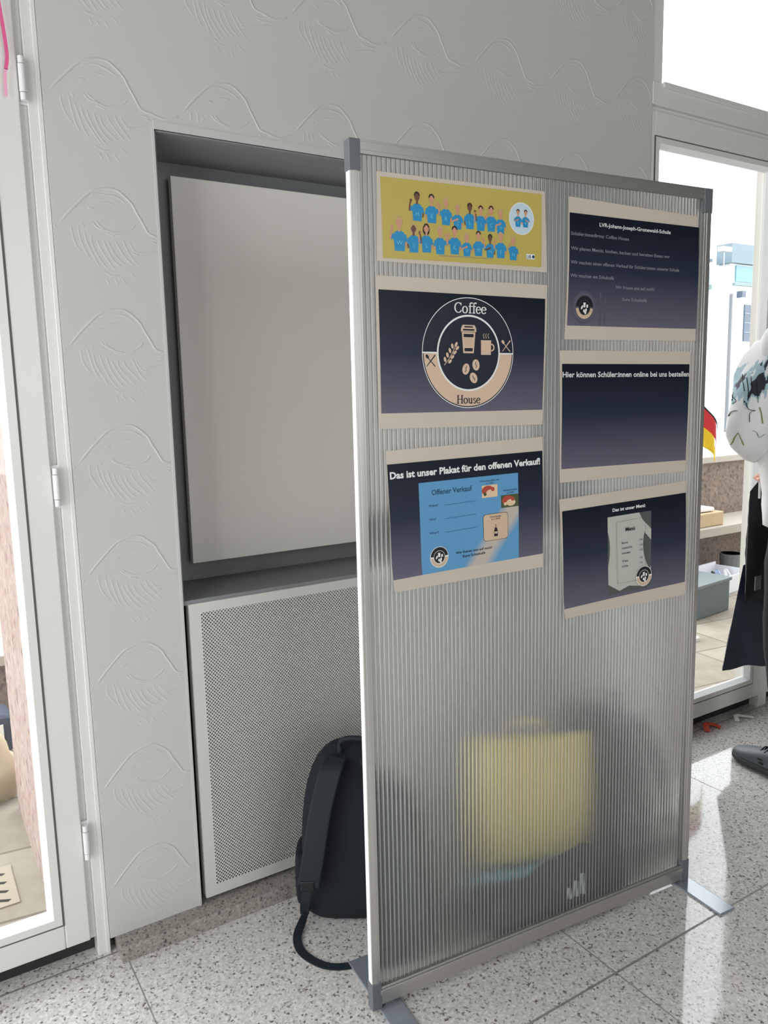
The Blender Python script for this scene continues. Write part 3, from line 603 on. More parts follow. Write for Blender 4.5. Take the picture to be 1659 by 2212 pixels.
# 2 coffee house poster
p = Poster('coffee_house_poster', 'navy laminated poster with a large round coffee logo, middle left of the panel', [(.0477, 1.6424), (.4846, 1.6414), (.4735, 1.3281), (.0487, 1.3339)], [(.0536, 1.615), (.478, 1.6109), (.4716, 1.3619), (.0536, 1.3656)], .422, .25, (.0015, .002))
p.sheet(); p.fillq('navy_print', 0, 0, 1, 1, M_navy, .0004)
C_, V_ = .515, .497; R0 = .1165
p.ring('ink', C_, V_, 0, R0, d=.0006, n=64); p.ring('white', C_, V_, R0, R0+.0016, d=.0008, n=72)
p.ring('cream', C_, V_, .080, R0-.0024, 181, 359, d=.0008, n=56)
p.ring('white', C_, V_, .0775, .0815, d=.0010, n=72)
for sg in (-1, 1): p.line('white', [(C_+sg*.080/.422, V_), (C_+sg*R0/.422, V_)], .0032, .0011)
def T(x, y): return (C_+x/.422, V_+y/.25)
# cup
p.pg('cream', [T(-.0185, -.0445), T(.0165, -.0445), T(.0125, 0), T(-.0145, 0)], .0010)
p.pg('cream', [T(-.0165, -.0600), T(.0145, -.0600), T(.0185, -.0530), T(.0190, -.0455), T(-.0210, -.0455), T(-.0205, -.0530)], .0010)
for a, c, w_ in ((-.0575, -.0545, .012), (-.0515, -.0480, .0155)): p.pg('ink', [T(-w_, a), T(w_-.002, a), T(w_-.002, c), T(-w_, c)], .0012)
p.pg('ink', [T(-.0140, -.041), T(.0120, -.041), T(.0115, -.034), T(-.0135, -.034)], .0012); p.pg('ink', [T(-.0118, -.011), T(.0098, -.011), T(.0093, -.004), T(-.0113, -.004)], .0012)
p.pg('tan', [T(-.0115, -.032), T(.0095, -.032), T(.0085, -.0145), T(-.0105, -.0145)], .0013)
# mug
p.pg('cream', [T(.031, -.0285), T(.058, -.0285), T(.0575, .003), T(.0315, .003)], .0010); p.ring('cream', *T(.0585, -.013), .0055, .0085, -90, 90, d=.0010, n=16)
for k in range(3): p.line('cream', [T(.038+.006*k+.0015*math.sin(t_*1.6), -.032-.0022*t_) for t_ in range(6)], .0012, .0010)
# grain sprig
p.line('cream', [T(-.063, .026), T(-.052, .014), T(-.043, .001), T(-.036, -.012)], .0016, .0010)
for k in range(4):
    x, y = -.056+.0062*k, .017-.0095*k
    p.disc('cream', *T(x-.0052, y-.003), .0042, .0010, sx=.75, sy=1.35, rot=.25); p.disc('cream', *T(x+.0075, y+.001), .0042, .0010, sx=.75, sy=1.3, rot=-.85)
p.disc('cream', *T(-.0330, -.018), .0042, .0010, sx=.75, sy=1.4, rot=-.5)
for x, y, ro_ in ((-.0075, .034, -.25), (.0185, .025, .15), (.0125, .053, .55)):
    p.disc('cream', *T(x, y), .0098, .0010, sx=.95, sy=1.25, rot=ro_)
    p.line('ink', [T(x+(.0012*math.sin(t_*1.5))*math.cos(ro_)+t_*.0022*math.sin(ro_), y+t_*.0022*math.cos(ro_)) for t_ in (-3, -2, -1, 0, 1, 2, 3)], .0016, .0012)
def cutlery(key, x, y, s_=1):
    p.line(key, [T(x-.010*s_, y-.009*s_), T(x+.011*s_, y+.012*s_)], [.0016, .0022], .0012); p.disc(key, *T(x-.0085*s_, y-.0085*s_), .0042, .0012, sx=.8, sy=1.2, rot=.7)
    p.line(key, [T(x+.011*s_, y-.012*s_), T(x-.010*s_, y+.012*s_)], [.003, .0014], .0012)
cutlery('cream', .098, -.017); cutlery('ink', -.097, .017)
# serif lettering
def glyphs(key, word, cx, base, h, total):
    st = h*.17; th = h*.07; x = 0; segs = []
    def arc(cx_, cy_, rx, ry, a0, a1, w0, w1, n=16): segs.append(([(cx_+rx*math.cos(R_(a0+(a1-a0)*k/n)), cy_+ry*math.sin(R_(a0+(a1-a0)*k/n))) for k in range(n+1)], [w0+(w1-w0)*abs(math.cos(R_(a0+(a1-a0)*k/n))) for k in range(n+1)]))
    def ln(pts, w_): segs.append((pts, [w_]*len(pts)))
    xh = h*.66
    for ch in word:
        if ch == 'C': arc(x+h*.42, h*.5, h*.38, h*.46, 38, 322, th, st); ln([(x+h*.72, h*.98), (x+h*.72, h*.68)], th); ln([(x+h*.72, h*.16), (x+h*.72, h*.30)], th); x += h*.84
        elif ch == 'o': arc(x+h*.3, xh*.5, h*.25, xh*.47, 0, 360, th, st, 24); x += h*.66
        elif ch == 'f': ln([(x+h*.2, 0), (x+h*.2, h*.8)], st*.9); arc(x+h*.36, h*.82, h*.17, h*.17, 180, 40, th*1.6, st*.9, 8); ln([(x+h*.04, xh), (x+h*.42, xh)], th*1.3); ln([(x+h*.05, th*.6), (x+h*.36, th*.6)], th*1.2); x += h*.42
        elif ch == 'e': arc(x+h*.29, xh*.5, h*.24, xh*.47, 8, 325, th, st*.95, 20); ln([(x+h*.06, xh*.55), (x+h*.52, xh*.55)], th*1.2); x += h*.60
        elif ch == 'H':
            for q_ in (.16, .72): ln([(x+h*q_, 0), (x+h*q_, h)], st); [ln([(x+h*(q_-.16), y_), (x+h*(q_+.16), y_)], th*1.1) for y_ in (th*.5, h-th*.5)]
            ln([(x+h*.16, h*.52), (x+h*.72, h*.52)], th*1.2); x += h*.95
        elif ch == 'u':
            ln([(x+h*.14, xh), (x+h*.14, xh*.3)], st*.9); arc(x+h*.30, xh*.30, h*.16, xh*.26, 180, 330, th*1.4, st*.9, 8); ln([(x+h*.5, xh), (x+h*.5, 0)], st*.9)
            ln([(x, xh-th*.5), (x+h*.2, xh-th*.5)], th*1.1); ln([(x+h*.38, xh-th*.5), (x+h*.55, xh-th*.5)], th*1.1); ln([(x+h*.45, th*.5), (x+h*.64, th*.5)], th*1.1); x += h*.70
        elif ch == 's':
            arc(x+h*.22, xh*.74, h*.14, xh*.21, 25, 250, th, st*.8, 10); arc(x+h*.22, xh*.26, h*.15, xh*.22, 75, -155, th*1.3, st*.9, 10); x += h*.48
    k_ = total/x
    for pts, ws in segs: p.line(key, [T(cx-total/2+a_*k_, base-b_) for a_, b_ in pts], [w_*.9 for w_ in ws], .0013)
glyphs('white', 'Coffee', .004, -.0845, .0225, .082); glyphs('ink', 'House', .0, .1085, .0185, .062)
p.finish(NM, PM)

# 3 sale poster
p = Poster('sale_poster', 'navy laminated poster showing a light blue sale notice, bottom left of the panel', [(.0621, 1.2872), (.4741, 1.2995), (.4777, .9901), (.0707, .9855)], [(.0641, 1.259), (.4722, 1.2672), (.4755, 1.0233), (.0707, 1.0111)], .408, .25, (.003, .012))
p.sheet(); p.fillq('navy_print', 0, 0, 1, 1, M_navy, .0004)
p.text('white', 'Das ist unser Plakat für den offenen Verkauf!', .012, .125, .97, .0145, 'L', .035, slant=-.0)
def bluebg():
    m = bpy.data.materials.new('blue_cream_print'); m.use_nodes = True; nt = m.node_tree; b_ = nt.nodes['Principled BSDF']
    tc = nt.nodes.new('ShaderNodeTexCoord'); n = nt.nodes.new('ShaderNodeTexNoise'); n.inputs['Scale'].default_value = 1.6; n.inputs['Detail'].default_value = 1
    sp = nt.nodes.new('ShaderNodeSeparateXYZ'); nt.links.new(tc.outputs['Generated'], sp.inputs[0]); nt.links.new(tc.outputs['Generated'], n.inputs['Vector'])
    d_ = mathn(nt, 'ABSOLUTE', mathn(nt, 'SUBTRACT', mathn(nt, 'SUBTRACT', sp.outputs['X'], mathn(nt, 'MULTIPLY', sp.outputs['Z'], .62)), .56))
    d_ = mathn(nt, 'ADD', d_, mathn(nt, 'MULTIPLY', mathn(nt, 'GREATER_THAN', sp.outputs['Z'], .66), .5))
    r = nt.nodes.new('ShaderNodeValToRGB'); e = r.color_ramp.elements; e[0].position = .05; e[0].color = S((190, 178, 166)); e[1].position = .15; e[1].color = S((92, 152, 194))
    nt.links.new(mathn(nt, 'ADD', d_, mathn(nt, 'MULTIPLY', mathn(nt, 'SUBTRACT', n.outputs['Fac'], .5), .1)), r.inputs[0]); nt.links.new(r.outputs[0], b_.inputs['Base Color']); b_.inputs['Roughness'].default_value = .4
    return m
bx0, bx1 = .180, .826
p.fillq('blue_notice', bx0, .185, bx1, 1.0, bluebg(), .0007)
B = lambda a, c: (bx0+(bx1-bx0)*a, .185+.815*c)
p.text('dblue', 'Offener Verkauf', *B(.12, .145), (bx1-bx0)*.40, .012, 'L', .01, d=.0011)
for wrd, c in (('Wann?', .27), ('Wo?', .42), ('Wer?', .57)):
    p.text('dblue', wrd, *B(.085, c), .06 if wrd != 'Wo?' else .045, .005, 'L', .01, d=.0011); p.line('dblue', [B(.24, c), B(.56, c-.005)], .0007, .0011)
for (a0, c0, a1, c1, kk) in ((.62, .105, .78, .245, 0), (.815, .24, 1.0, .385, 1)):
    p.pg('food' if not kk else 'green', [B(a0, c0), B(a1, c0), B(a1, c1), B(a0, c1)], .0010)
    ca, cc = (a0+a1)/2, (c0+c1)/2
    p.disc('red', *B(ca-.02, cc-.01), .011, .0012, sx=1.5); p.disc('food', *B(ca+.01, cc+.02), .008, .0013, sx=1.6); p.disc('red', *B(ca+.03, cc-.02), .005, .0014); p.disc('green' if not kk else 'food', *B(ca-.05, cc+.03), .004, .0014)
p.text('dblue', 'Gemüse-Börek', *B(.70, .062), .13, .0038, 'C', .01, d=.0011); p.text('dblue', 'zu 1,50€', *B(.70, .092), .05, .0036, 'C', .01, d=.0011)
p.text('dblue', 'Salatteller', *B(.915, .195), .10, .0038, 'C', .01, d=.0011); p.text('dblue', 'zu 2,00€', *B(.915, .225), .05, .0036, 'C', .01, d=.0011)
def rrect(key, a0, c0, a1, c1, rr, d):
    pts = []
    for (ca, cc, s0) in ((a1, c0, 0), (a0, c0, 90), (a0, c1, 180), (a1, c1, 270)):
        sa = 1 if ca == a0 else -1; sc_ = 1 if cc == c0 else -1; u_, v_ = B(ca, cc)
        for k in range(6):
            an = R_(s0+90*k/5); pts.append((u_+sa*rr/p.W+rr/p.W*math.cos(an), v_+sc_*rr/p.H-rr/p.H*math.sin(an)))
    p.pg(key, pts, d)
rrect('black', .625, .435, .885, .745, .008, .0010); rrect('tan', .629, .4395, .881, .7405, .0075, .0012)
p.text('black', 'Getränke', *B(.755, .48), .075, .004, 'C', .01, d=.0014); p.text('black', 'zu 1,00€', *B(.755, .507), .06, .0036, 'C', .01, d=.0014)
p.pg('black', [B(.745, .60), B(.765, .60), B(.775, .64), B(.775, .70), B(.737, .70), B(.737, .64)], .0014); p.pg('tan', [B(.741, .645), B(.771, .645), B(.771, .67), B(.741, .67)], .0016); p.line('black', [B(.755, .56), B(.755, .60)], .0014, .0014)
small_logo(p, *B(.175, .835), .0225)
p.text('black', 'Wir freuen uns auf euch!', *B(.34, .835), .24, .0055, 'L', .02, d=.0011); p.text('black', 'Eure Schulcafé', *B(.41, .885), .15, .0055, 'L', .02, d=.0011)
p.finish(NM, PM)

# 4 team poster (top right)
p = Poster('team_poster', 'navy poster with lines of small white text and a plate drawing, top right', [(.5433, 1.8389), (.954, 1.8285), (.964, 1.5232), (.5349, 1.5217)], [(.5453, 1.8041), (.9613, 1.8017), (.9624, 1.553), (.5412, 1.5531)], .418, .25, (.004, 0))
p.sheet(); p.fillq('navy_print', 0, 0, 1, 1, M_navy, .0004)
p.text('white', 'LVR-Johann-Joseph-Gronewald-Schule', .215, .095, .55, .0085, 'L', .02)
for v, tx, u, w_ in ((.195, 'Schüler:innenfirma: Coffee House', .01, .43), (.325, 'Wir planen Menüs, kochen, backen und bereiten Essen vor', .01, .75), (.447, 'Wir machen einen offenen Verkauf für Schüler:innen unserer Schule', .01, .83), (.565, 'Wir machen ein Schulcafé', .01, .32), (.645, 'Wir freuen uns auf euch!', .345, .30), (.755, 'Eure Schulcafé', .40, .19)):
    p.text('dim', tx, u, v, w_, .0075, 'L', .012)
p.ring('purple', .118, .832, 0, .037, d=.0007, n=40); p.ring('dim', .118, .832, .030, .0305, d=.0009, n=40)
small_logo(p, .118, .832, .026, .0010, rim=False)
p.line('purple', [(.236, .99), (.236, .78), (.232, .70), (.228, .68)], [.004, .004, .007, .003], .0008); p.line('purple', [(.268, .99), (.268, .79), (.268, .77), (.27, .74)], [.003, .003, .009, .008], .0008)
p.finish(NM, PM)

# 5 order poster: heading only, its code is left out
p = Poster('order_poster', 'navy poster with one heading line and empty middle, centre right of panel', [(.5222, 1.4964), (.949, 1.4963), (.9443, 1.1893), (.5239, 1.1883)], [(.5283, 1.4659), (.9445, 1.4643), (.9418, 1.2185), (.5286, 1.2204)], .416, .246, (.002, .002))
p.sheet(); p.fillq('navy_print', 0, 0, 1, 1, M_navy, .0004)
p.text('white', 'Hier können Schüler:innen online bei uns bestellen', .003, .125, .994, .0125, 'L', .02)
p.finish(NM, PM)

# 6 menu poster
p = Poster('menu_poster', 'navy laminated poster showing a photographed paper menu, bottom right of the panel', [(.5244, 1.148), (.9467, 1.1636), (.9584, .8559), (.54, .8552)], [(.5327, 1.119), (.9469, 1.1327), (.9533, .8922), (.5397, .878)], .416, .25, (.003, .010))
p.sheet(); p.fillq('navy_print', 0, 0, 1, 1, M_navy, .0004)
p.text('white', 'Das ist unser Menü', .385, .085, .265, .0085, 'L', .03)
p.fillq('menu_photo', .345, .135, .70, .965, PM['mshade'], .0007)
p.pg('menu', [(.345, .135), (.60, .135), (.63, .22), (.70, .33), (.70, .86), (.60, .93), (.52, .905), (.44, .94), (.35, .85)], .0009)
p.line('mshade', [(.41, .20), (.645, .19), (.65, .80)], .0007, .0036); p.line('mshade', [(.41, .20), (.42, .86), (.58, .86)], .0007, .0036)
p.text('black', 'Menü', .485, .31, .075, .010, 'L', .02, d=.0036)
for k, (a_, b_) in enumerate((('Börek', '3 €'), ('Gemüse-Börek', '2 €'), ('Salatteller', '2 €'), ('Tee', '1 €'), ('Cola', '1 €'))):
    v = .44+.055*k+(.03 if k > 2 else 0); p.text('black', a_, .455, v, .05+.035*(k == 1)+.02*(k == 2), .0048, 'L', .01, d=.0036); p.text('black', b_, .60, v-.005, .022, .0048, 'L', .01, d=.0036)
small_logo(p, .635, .83, .026, .0036)
p.finish(NM, PM)

# ------------------------------------------------------------------ bags
def loft(mb, secs, n=24, p=3.2, mi=0):
    i = len(mb.v)
    for (z, hw, hd, ox, oy) in secs:
        for k in range(n):
            a = 2*math.pi*k/n; c, s_ = math.cos(a), math.sin(a)
            mb.v.append((ox+hw*math.copysign(abs(c)**(2/p), c), oy+hd*math.copysign(abs(s_)**(2/p), s_), z))
    for r in range(len(secs)-1):
        for k in range(n): mb.f.append([i+r*n+k, i+r*n+(k+1) % n, i+(r+1)*n+(k+1) % n, i+(r+1)*n+k]); mb.mi.append(mi)
    mb.f.append([i+k for k in reversed(range(n))]); mb.mi.append(mi); mb.f.append([i+(len(secs)-1)*n+k for k in range(n)]); mb.mi.append(mi)
    return mb
def ribbon(mb, pts, wd, th=.003, side=(1, 0, 0), n=5):
    P_ = spline(pts, n); S_ = Vector(side).normalized(); i = len(mb.v)
    for k, q_ in enumerate(P_):
        t_ = (P_[min(k+1, len(P_)-1)]-P_[max(0, k-1)]).normalized(); sd = (S_-t_*S_.dot(t_)).normalized(); nn = t_.cross(sd)
        for a_, c_ in ((-1, -1), (1, -1), (1, 1), (-1, 1)): mb.v.append(tuple(q_+sd*a_*wd/2+nn*c_*th/2))
    for k in range(len(P_)-1):
        for j in range(4): mb.f.append([i+k*4+j, i+k*4+(j+1) % 4, i+k*4+4+(j+1) % 4, i+k*4+4+j]); mb.mi.append(0)
    mb.f.append([i, i+1, i+2, i+3]); mb.mi.append(0); e_ = len(mb.v)-4; mb.f.append([e_, e_+3, e_+2, e_+1]); mb.mi.append(0)
    return mb
M_bag = mat('dark_navy_fabric', (13, 19, 28), .85, bump=(300, .3)); M_strap = mat('dark_teal_webbing', (17, 29, 37), .75, bump=(200, .3)); M_buck = mat('black_plastic', (16, 18, 20), .35)
def backpack(name, loc, rz, lab, m1, m2, sc=1):
    r = empty(name, loc, rz, lab, 'backpack')
    L = loft(MB(), [(z*sc, a*sc, d*sc, 0, y*sc) for z, a, d, y in ((0, .12, .055, 0), (.012, .142, .07, 0), (.06, .15, .078, .002), (.16, .152, .082, .006), (.28, .147, .078, .014), (.37, .132, .068, .026), (.43, .105, .052, .036), (.462, .07, .032, .042), (.472, .04, .018, .045))])
    L.build('bag_body', m1, r, smooth=True, sub=1)
    q_ = loft(MB(), [(z*sc, a*sc, d*sc, 0, y*sc) for z, a, d, y in ((.04, .10, .02, .082), (.06, .115, .028, .085), (.2, .115, .028, .09), (.235, .10, .018, .09))]); q_.build('front_pocket', m1, r, smooth=True, sub=1)
    for s1 in (-1, 1):
        ribbon(MB(), [(s1*.045*sc, -.02*sc, .45*sc), (s1*.06*sc, -.062*sc, .425*sc), (s1*.085*sc, -.092*sc, .34*sc), (s1*.105*sc, -.112*sc, .23*sc), (s1*.122*sc, -.112*sc, .14*sc)], .058*sc, .014*sc).build('shoulder_strap', m2, r, smooth=False, bevel=.004)
        ribbon(MB(), [(s1*.122*sc, -.110*sc, .15*sc), (s1*.135*sc, -.10*sc, .08*sc), (s1*.14*sc, -.068*sc, .03*sc)], .024*sc, .003).build('webbing', m2, r)
        MB().box(((s1*.124-.018)*sc, -.122*sc, .13*sc), ((s1*.124+.018)*sc, -.106*sc, .158*sc)).build('buckle', M_buck, r, bevel=.003)
        q_ = loft(MB(), [(z*sc, a*sc, d*sc, s1*.150*sc, .005*sc) for z, a, d in ((.03, .012, .045), (.05, .018, .055), (.17, .018, .055), (.19, .012, .05))]); q_.build('side_pocket', m1, r, smooth=True, sub=1)
    MB().tube(spline([(-.035*sc, -.005*sc, .455*sc), (-.03*sc, -.005*sc, .492*sc), (.03*sc, -.005*sc, .492*sc), (.035*sc, -.005*sc, .455*sc)], 5), .007*sc, 8).build('carry_handle', m2, r, smooth=True)
    return r
bp = backpack('backpack', (.975, 1.748, 0), R_(-32), 'dark navy backpack standing on the floor against the perforated radiator cover', M_bag, M_strap)
ribbon(MB(), [(-.13, -.062, .05), (-.145, -.085, .02), (-.155, -.13, .004), (-.13, -.19, .003), (-.06, -.235, .003), (.03, -.22, .003), (.10, -.17, .003)], .022, .003, (.6, .6, 0)).build('trailing_strap', M_strap, bp)
backpack('dark_backpack', (1.92, 1.74, 0), R_(8), 'black backpack by the wall, blurred behind the upper middle of the panel', mat('black_fabric', (22, 23, 27), .85), M_buck, 1.1)

def pillow(mb, s0, s1, fb, ft, T_, y0, nu=24, nv=16, wr=.004):
    for sg in (-1, 1):
        def fn(u, v, sg=sg):
            x = s0+(s1-s0)*u; zb, zt = fb(u), ft(u); z = zb+(zt-zb)*v
            e_ = (max(0, math.sin(math.pi*u))**.45)*(max(0, math.sin(math.pi*v))**.45)
            return (x, y0+sg*(T_*e_+(wr*math.sin(x*70+z*30)+wr*.7*math.sin(z*90-x*25))*e_), z)
        mb.grid(fn, nu, nv)
    return mb
gs = empty('gym_sack', PO+PE*.60+PN*.015, PA, 'dark grey drawstring gym sack leaning against the back of the panel, bottom right', 'bag')
def gtop(u): 
    pts = [(0, .10), (.12, .15), (.3, .20), (.5, .215), (.62, .225), (.70, .21), (.78, .225), (.86, .262), (.93, .20), (1, .09)]
    for (a, h1), (b_, h2) in zip(pts, pts[1:]):
        if u <= b_: return h1+(h2-h1)*(u-a)/(b_-a)
    return .09
g = MB(); pillow(g, -.24, .235, lambda u: .004+.05*abs(u-.5)**3, gtop, .034, .043); g.build('sack_body', mat('charcoal_nylon', (24, 25, 29), .6), gs, smooth=True)
g = MB()
for k in range(3):
    x = -.015+.022*k; hgt = .028+.014*k
    g.prism([(x, .0045, .085), (x+.014, .0045, .080), (x-.006+.014, .0045, .085+hgt), (x-.006, .0045, .09+hgt)], (0, .001, 0))
g.build('white_stripes', mat('print_reflective', (200, 204, 210), .5), gs)
MB().tube(spline([(.20, .05, .23), (.26, .07, .12), (.24, .09, .02), (.14, .12, .006)], 6), .003, 6).build('drawstring', M_buck, gs, smooth=True)
du = empty('duffel_bag', (1.42, 1.62, 0), R_(-42), 'dark blue-grey duffel bag on the floor behind the panel', 'bag')
g = loft(MB(), [(z, a, d, 0, 0) for z, a, d in ((0, .15, .06), (.015, .175, .08), (.09, .19, .085), (.14, .175, .08), (.16, .14, .055))], p=3); g.build('duffel_body', mat('slate_fabric', (30, 37, 46), .8), du, smooth=True, sub=1)
for s1 in (-1, 1): MB().tube(spline([(-.07, s1*.082, .09), (-.06, s1*.094, .135), (.06, s1*.094, .135), (.07, s1*.082, .09)], 5), .007, 6).build('carry_handle', M_buck, du, smooth=True)
cl = MB(); cl.grid(lambda u, v: (-.17+.34*u, -.065+.13*v, .003*math.sin(u*19)+.003*math.sin(v*13)), 20, 10); o = cl.build('folded_cloth', mat('light_teal_cloth', (112, 166, 180), .85), smooth=True); q_ = o.modifiers.new('t', 'SOLIDIFY'); q_.thickness = .016; q_.offset = 1
o.location = (1.42, 1.62, .165); o.rotation_euler = (0, 0, R_(-42)); tag(o, 'light teal folded cloth lying between the duffel bag and the yellow bag', 'cloth')
yb = empty('yellow_bag', (1.465, 1.62, .186), R_(-44), 'large yellow carrier bag resting on the duffel bag behind the panel', 'bag')
g = loft(MB(), [(z, a, d, 0, 0) for z, a, d in ((0, .175, .045), (.01, .185, .055), (.15, .19, .06), (.26, .185, .035), (.32, .18, .012), (.325, .178, .008))], p=4); g.build('bag_body', mat('yellow_carrier', (194, 174, 106), .5), yb, smooth=True)
for s1 in (-1, 1): MB().tube(spline([(-.05, s1*.012, .31), (-.045, s1*.02, .355), (.045, s1*.02, .355), (.05, s1*.012, .31)], 5), .004, 6).build('bag_handle', mat('yellow_carrier', (194, 174, 106), .5), yb, smooth=True)

# small things
g = MB(); ribbon(g, [(2.735, 1.905, .004), (2.76, 1.93, .02), (2.80, 1.925, .012), (2.815, 1.90, .004)], .022, .002, (0, 1, .3)); tag(g.build('red_wrapper', mat('orange_red_foil', (214, 70, 44), .5)), 'small orange red crumpled wrapper on the floor by the right door', 'wrapper')
g = MB(); ribbon(g, [(2.93, 1.90, .003), (2.96, 1.925, .012), (3.0, 1.90, .006), (3.02, 1.885, .003)], .018, .0015, (0, 1, .2)); tag(g.build('paper_strip', mat('white_plastic', (236, 236, 232), .4)), 'small white paper strip on the floor below the right door', 'paper')
g = MB(); ribbon(g, [(.278, 1.932, 3.26), (.278, 1.932, 2.58), (.274, 1.930, 2.38), (.279, 1.930, 2.262), (.2855, 1.930, 2.184), (.288, 1.930, 2.135), (.2835, 1.930, 2.106)], .0075, .0006, (1, 0, 0))
rbn = g.build('pink_ribbon', mat('pink_satin', (226, 96, 146), .5)); tag(rbn, 'thin pink ribbon hanging down in front of the left door frame', 'ribbon')
ribbon(MB(), [(.2835, 1.930, 2.107), (.2805, 1.930, 2.086), (.280, 1.930, 2.052)], .006, .0006, (1, 0, 0)).build('ribbon_tail', mat('light_pink_satin', (244, 168, 196), .5), rbn)

# ------------------------------------------------------------------ person
PC = Vector((2.82, 1.57, 0)); FW = Vector((.10, .995, 0)); LF = Vector((-.995, .10, 0))
def B3(l, f, z): return LF*(l+.13*max(0, z-1.15))+FW*f+Vector((0, 0, z))
def Wd(x, y, z): return Vector((x, y, z))-PC
def skinned(chain, root=0, sub=2, disp=None):
    """chain: list of branches, each a list of (Vector, r); branch may start with an int index to join"""
    vs = []; es = []; rs = []
    for br in chain:
        prev = None
        for it in br:
            if isinstance(it, int): prev = it; continue
            vs.append(it[0]); rs.append(it[1]); 
            if prev is not None: es.append((prev, len(vs)-1))
            prev = len(vs)-1
    me = bpy.data.meshes.new('sk'); me.from_pydata(vs, es, []); o = bpy.data.objects.new('sk', me); scn.collection.objects.link(o)
    m_ = o.modifiers.new('s', 'SKIN')
    for k, r in enumerate(rs):
        sv = me.skin_vertices[0].data[k]; sv.radius = (r if isinstance(r, tuple) else (r, r)); sv.use_root = (k == root)
    m_ = o.modifiers.new('u', 'SUBSURF'); m_.levels = sub; m_.render_levels = sub
    if disp:
        tx = bpy.data.textures.new('folds', 'CLOUDS'); tx.noise_scale = disp[0]; d_ = o.modifiers.new('d', 'DISPLACE'); d_.texture = tx; d_.strength = disp[1]; d_.mid_level = .5
    dg_ = bpy.context.evaluated_depsgraph_get(); dg_.update(); out = bpy.data.meshes.new_from_object(o.evaluated_get(dg_)); bpy.data.objects.remove(o)
    out.polygons.foreach_set('use_smooth', [True]*len(out.polygons)); return out
pr = empty('person', PC, 0, 'person in a white painted hooded jacket and dark trousers, carrying black bags', 'person')
SH, EL, WR = Wd(2.645, 1.64, 1.485), Wd(2.575, 1.695, 1.215), Wd(2.745, 1.725, 1.165)
RSH, REL, RWR = B3(-.17, 0, 1.43), B3(-.24, .03, 1.17), B3(-.20, .2, 1.02)
LA, RA = Wd(2.615, 1.48, .10), B3(-.13, -.05, .09)
body = skinned([
    [(B3(0, 0, .95), .12), (B3(0, 0, 1.12), .11), (B3(0, 0, 1.3), .13), (B3(0, -.01, 1.43), .09), (B3(0, .0, 1.50), .052), (B3(0, .015, 1.57), .055)],
    [2, (SH, .055), (SH*.5+EL*.5, .048), (EL, .042), (WR, .027)], [2, (RSH, .055), (RSH*.5+REL*.5, .048), (REL, .042), (RWR, .027)],
    [0, (B3(.09, 0, .88), .09), (B3(.13, .0, .5), .06), (LA, .04)], [0, (B3(-.09, 0, .88), .09), (B3(-.11, .0, .5), .06), (RA, .04)]])
def head_mesh(bm):
    r = bmesh.ops.create_icosphere(bm, subdivisions=4, radius=1)
    c = B3(0, .035, 1.655)
    for v in r['verts']:
        x, y, z = v.co                       # x left, y forward
        f = 1-.22*max(0, -z)**1.5
        X, Y, Z = x*.076*f, y*.095*(1-.1*max(0, -z)), z*.118
        if y > 0:
            Y += .020*math.exp(-((x/.16)**2+((z+.12)/.2)**2))-.010*sum(math.exp(-(((x-s1*.38)/.2)**2+((z-.1)/.14)**2)) for s1 in (-1, 1))
            Y += .006*math.exp(-((x/.35)**2+((z+.48)/.07)**2))-.004*math.exp(-((x/.3)**2+((z+.52)/.03)**2))+.008*math.exp(-((x/.3)**2+((z+.85)/.15)**2))
        X += math.copysign(.014*math.exp(-(((y+.02)/.14)**2+((z-.02)/.22)**2+((abs(x)-1)/.2)**2)), x)
        v.co = c+LF*X+FW*Y+Vector((0, 0, Z))
def hand(wr, d, pn, side, curl=1.0):
    """wrist, direction of fingers, palm normal, thumb side"""
    d = d.normalized(); pn = (pn-d*pn.dot(d)).normalized(); sd = d.cross(pn)*side; ms = []
    ms.append(skinned([[(wr, .026), (wr+d*.045, (.018, .034)), (wr+d*.085, (.014, .038))]], sub=1))
    for k, L_ in enumerate((.068, .078, .073, .058)):
        b_ = wr+d*.082+sd*(.027-.018*k); a = .5*curl; p_ = b_; ch = [(p_-d*.02, .0095)]
        for j in range(4):
            dd = d*math.cos(a)+pn*math.sin(a); ch.append((p_, .0092-.0008*j)); p_ = p_+dd*L_/3; a += .75*curl
        ms.append(skinned([ch], sub=1))
    b_ = wr+d*.03+sd*.028; ms.append(skinned([[(b_-sd*.012, .013), (b_+sd*.012+d*.02+pn*.012, .011), (b_+d*.045+pn*.034+sd*.012, .010), (b_+d*.06+pn*.05-sd*.006, .009)]], sub=1))
    return ms
bm = bmesh.new(); bm.from_mesh(body); head_mesh(bm)
for hm in hand(WR+Vector((.012, .0, -.008)), Vector((.35, .05, -.85)), Vector((.3, .9, .1)), 1)+hand(RWR, Vector((-.1, .5, -.8)), Vector((-.7, .4, 0)), 1, .8): bm.from_mesh(hm)
me = bpy.data.meshes.new('body'); bm.to_mesh(me); bm.free(); me.polygons.foreach_set('use_smooth', [True]*len(me.polygons))
M_skin = mat('skin', (214, 160, 138), .5)
link('body', me, M_skin, pr)
for s1 in (-1, 1):
    g = MB(); c = B3(s1*.029, .113, 1.667); g.grid(lambda u, v: c+Vector((.011*math.sin(v*math.pi)*math.cos(u*2*math.pi), .011*math.sin(v*math.pi)*math.sin(u*2*math.pi), .011*math.cos(v*math.pi))), 12, 8); g.build('eye', mat('eye_white', (230, 228, 224), .2), pr, smooth=True)
bm = bmesh.new(); r = bmesh.ops.create_icosphere(bm, subdivisions=4, radius=1); c = B3(0, .022, 1.672)
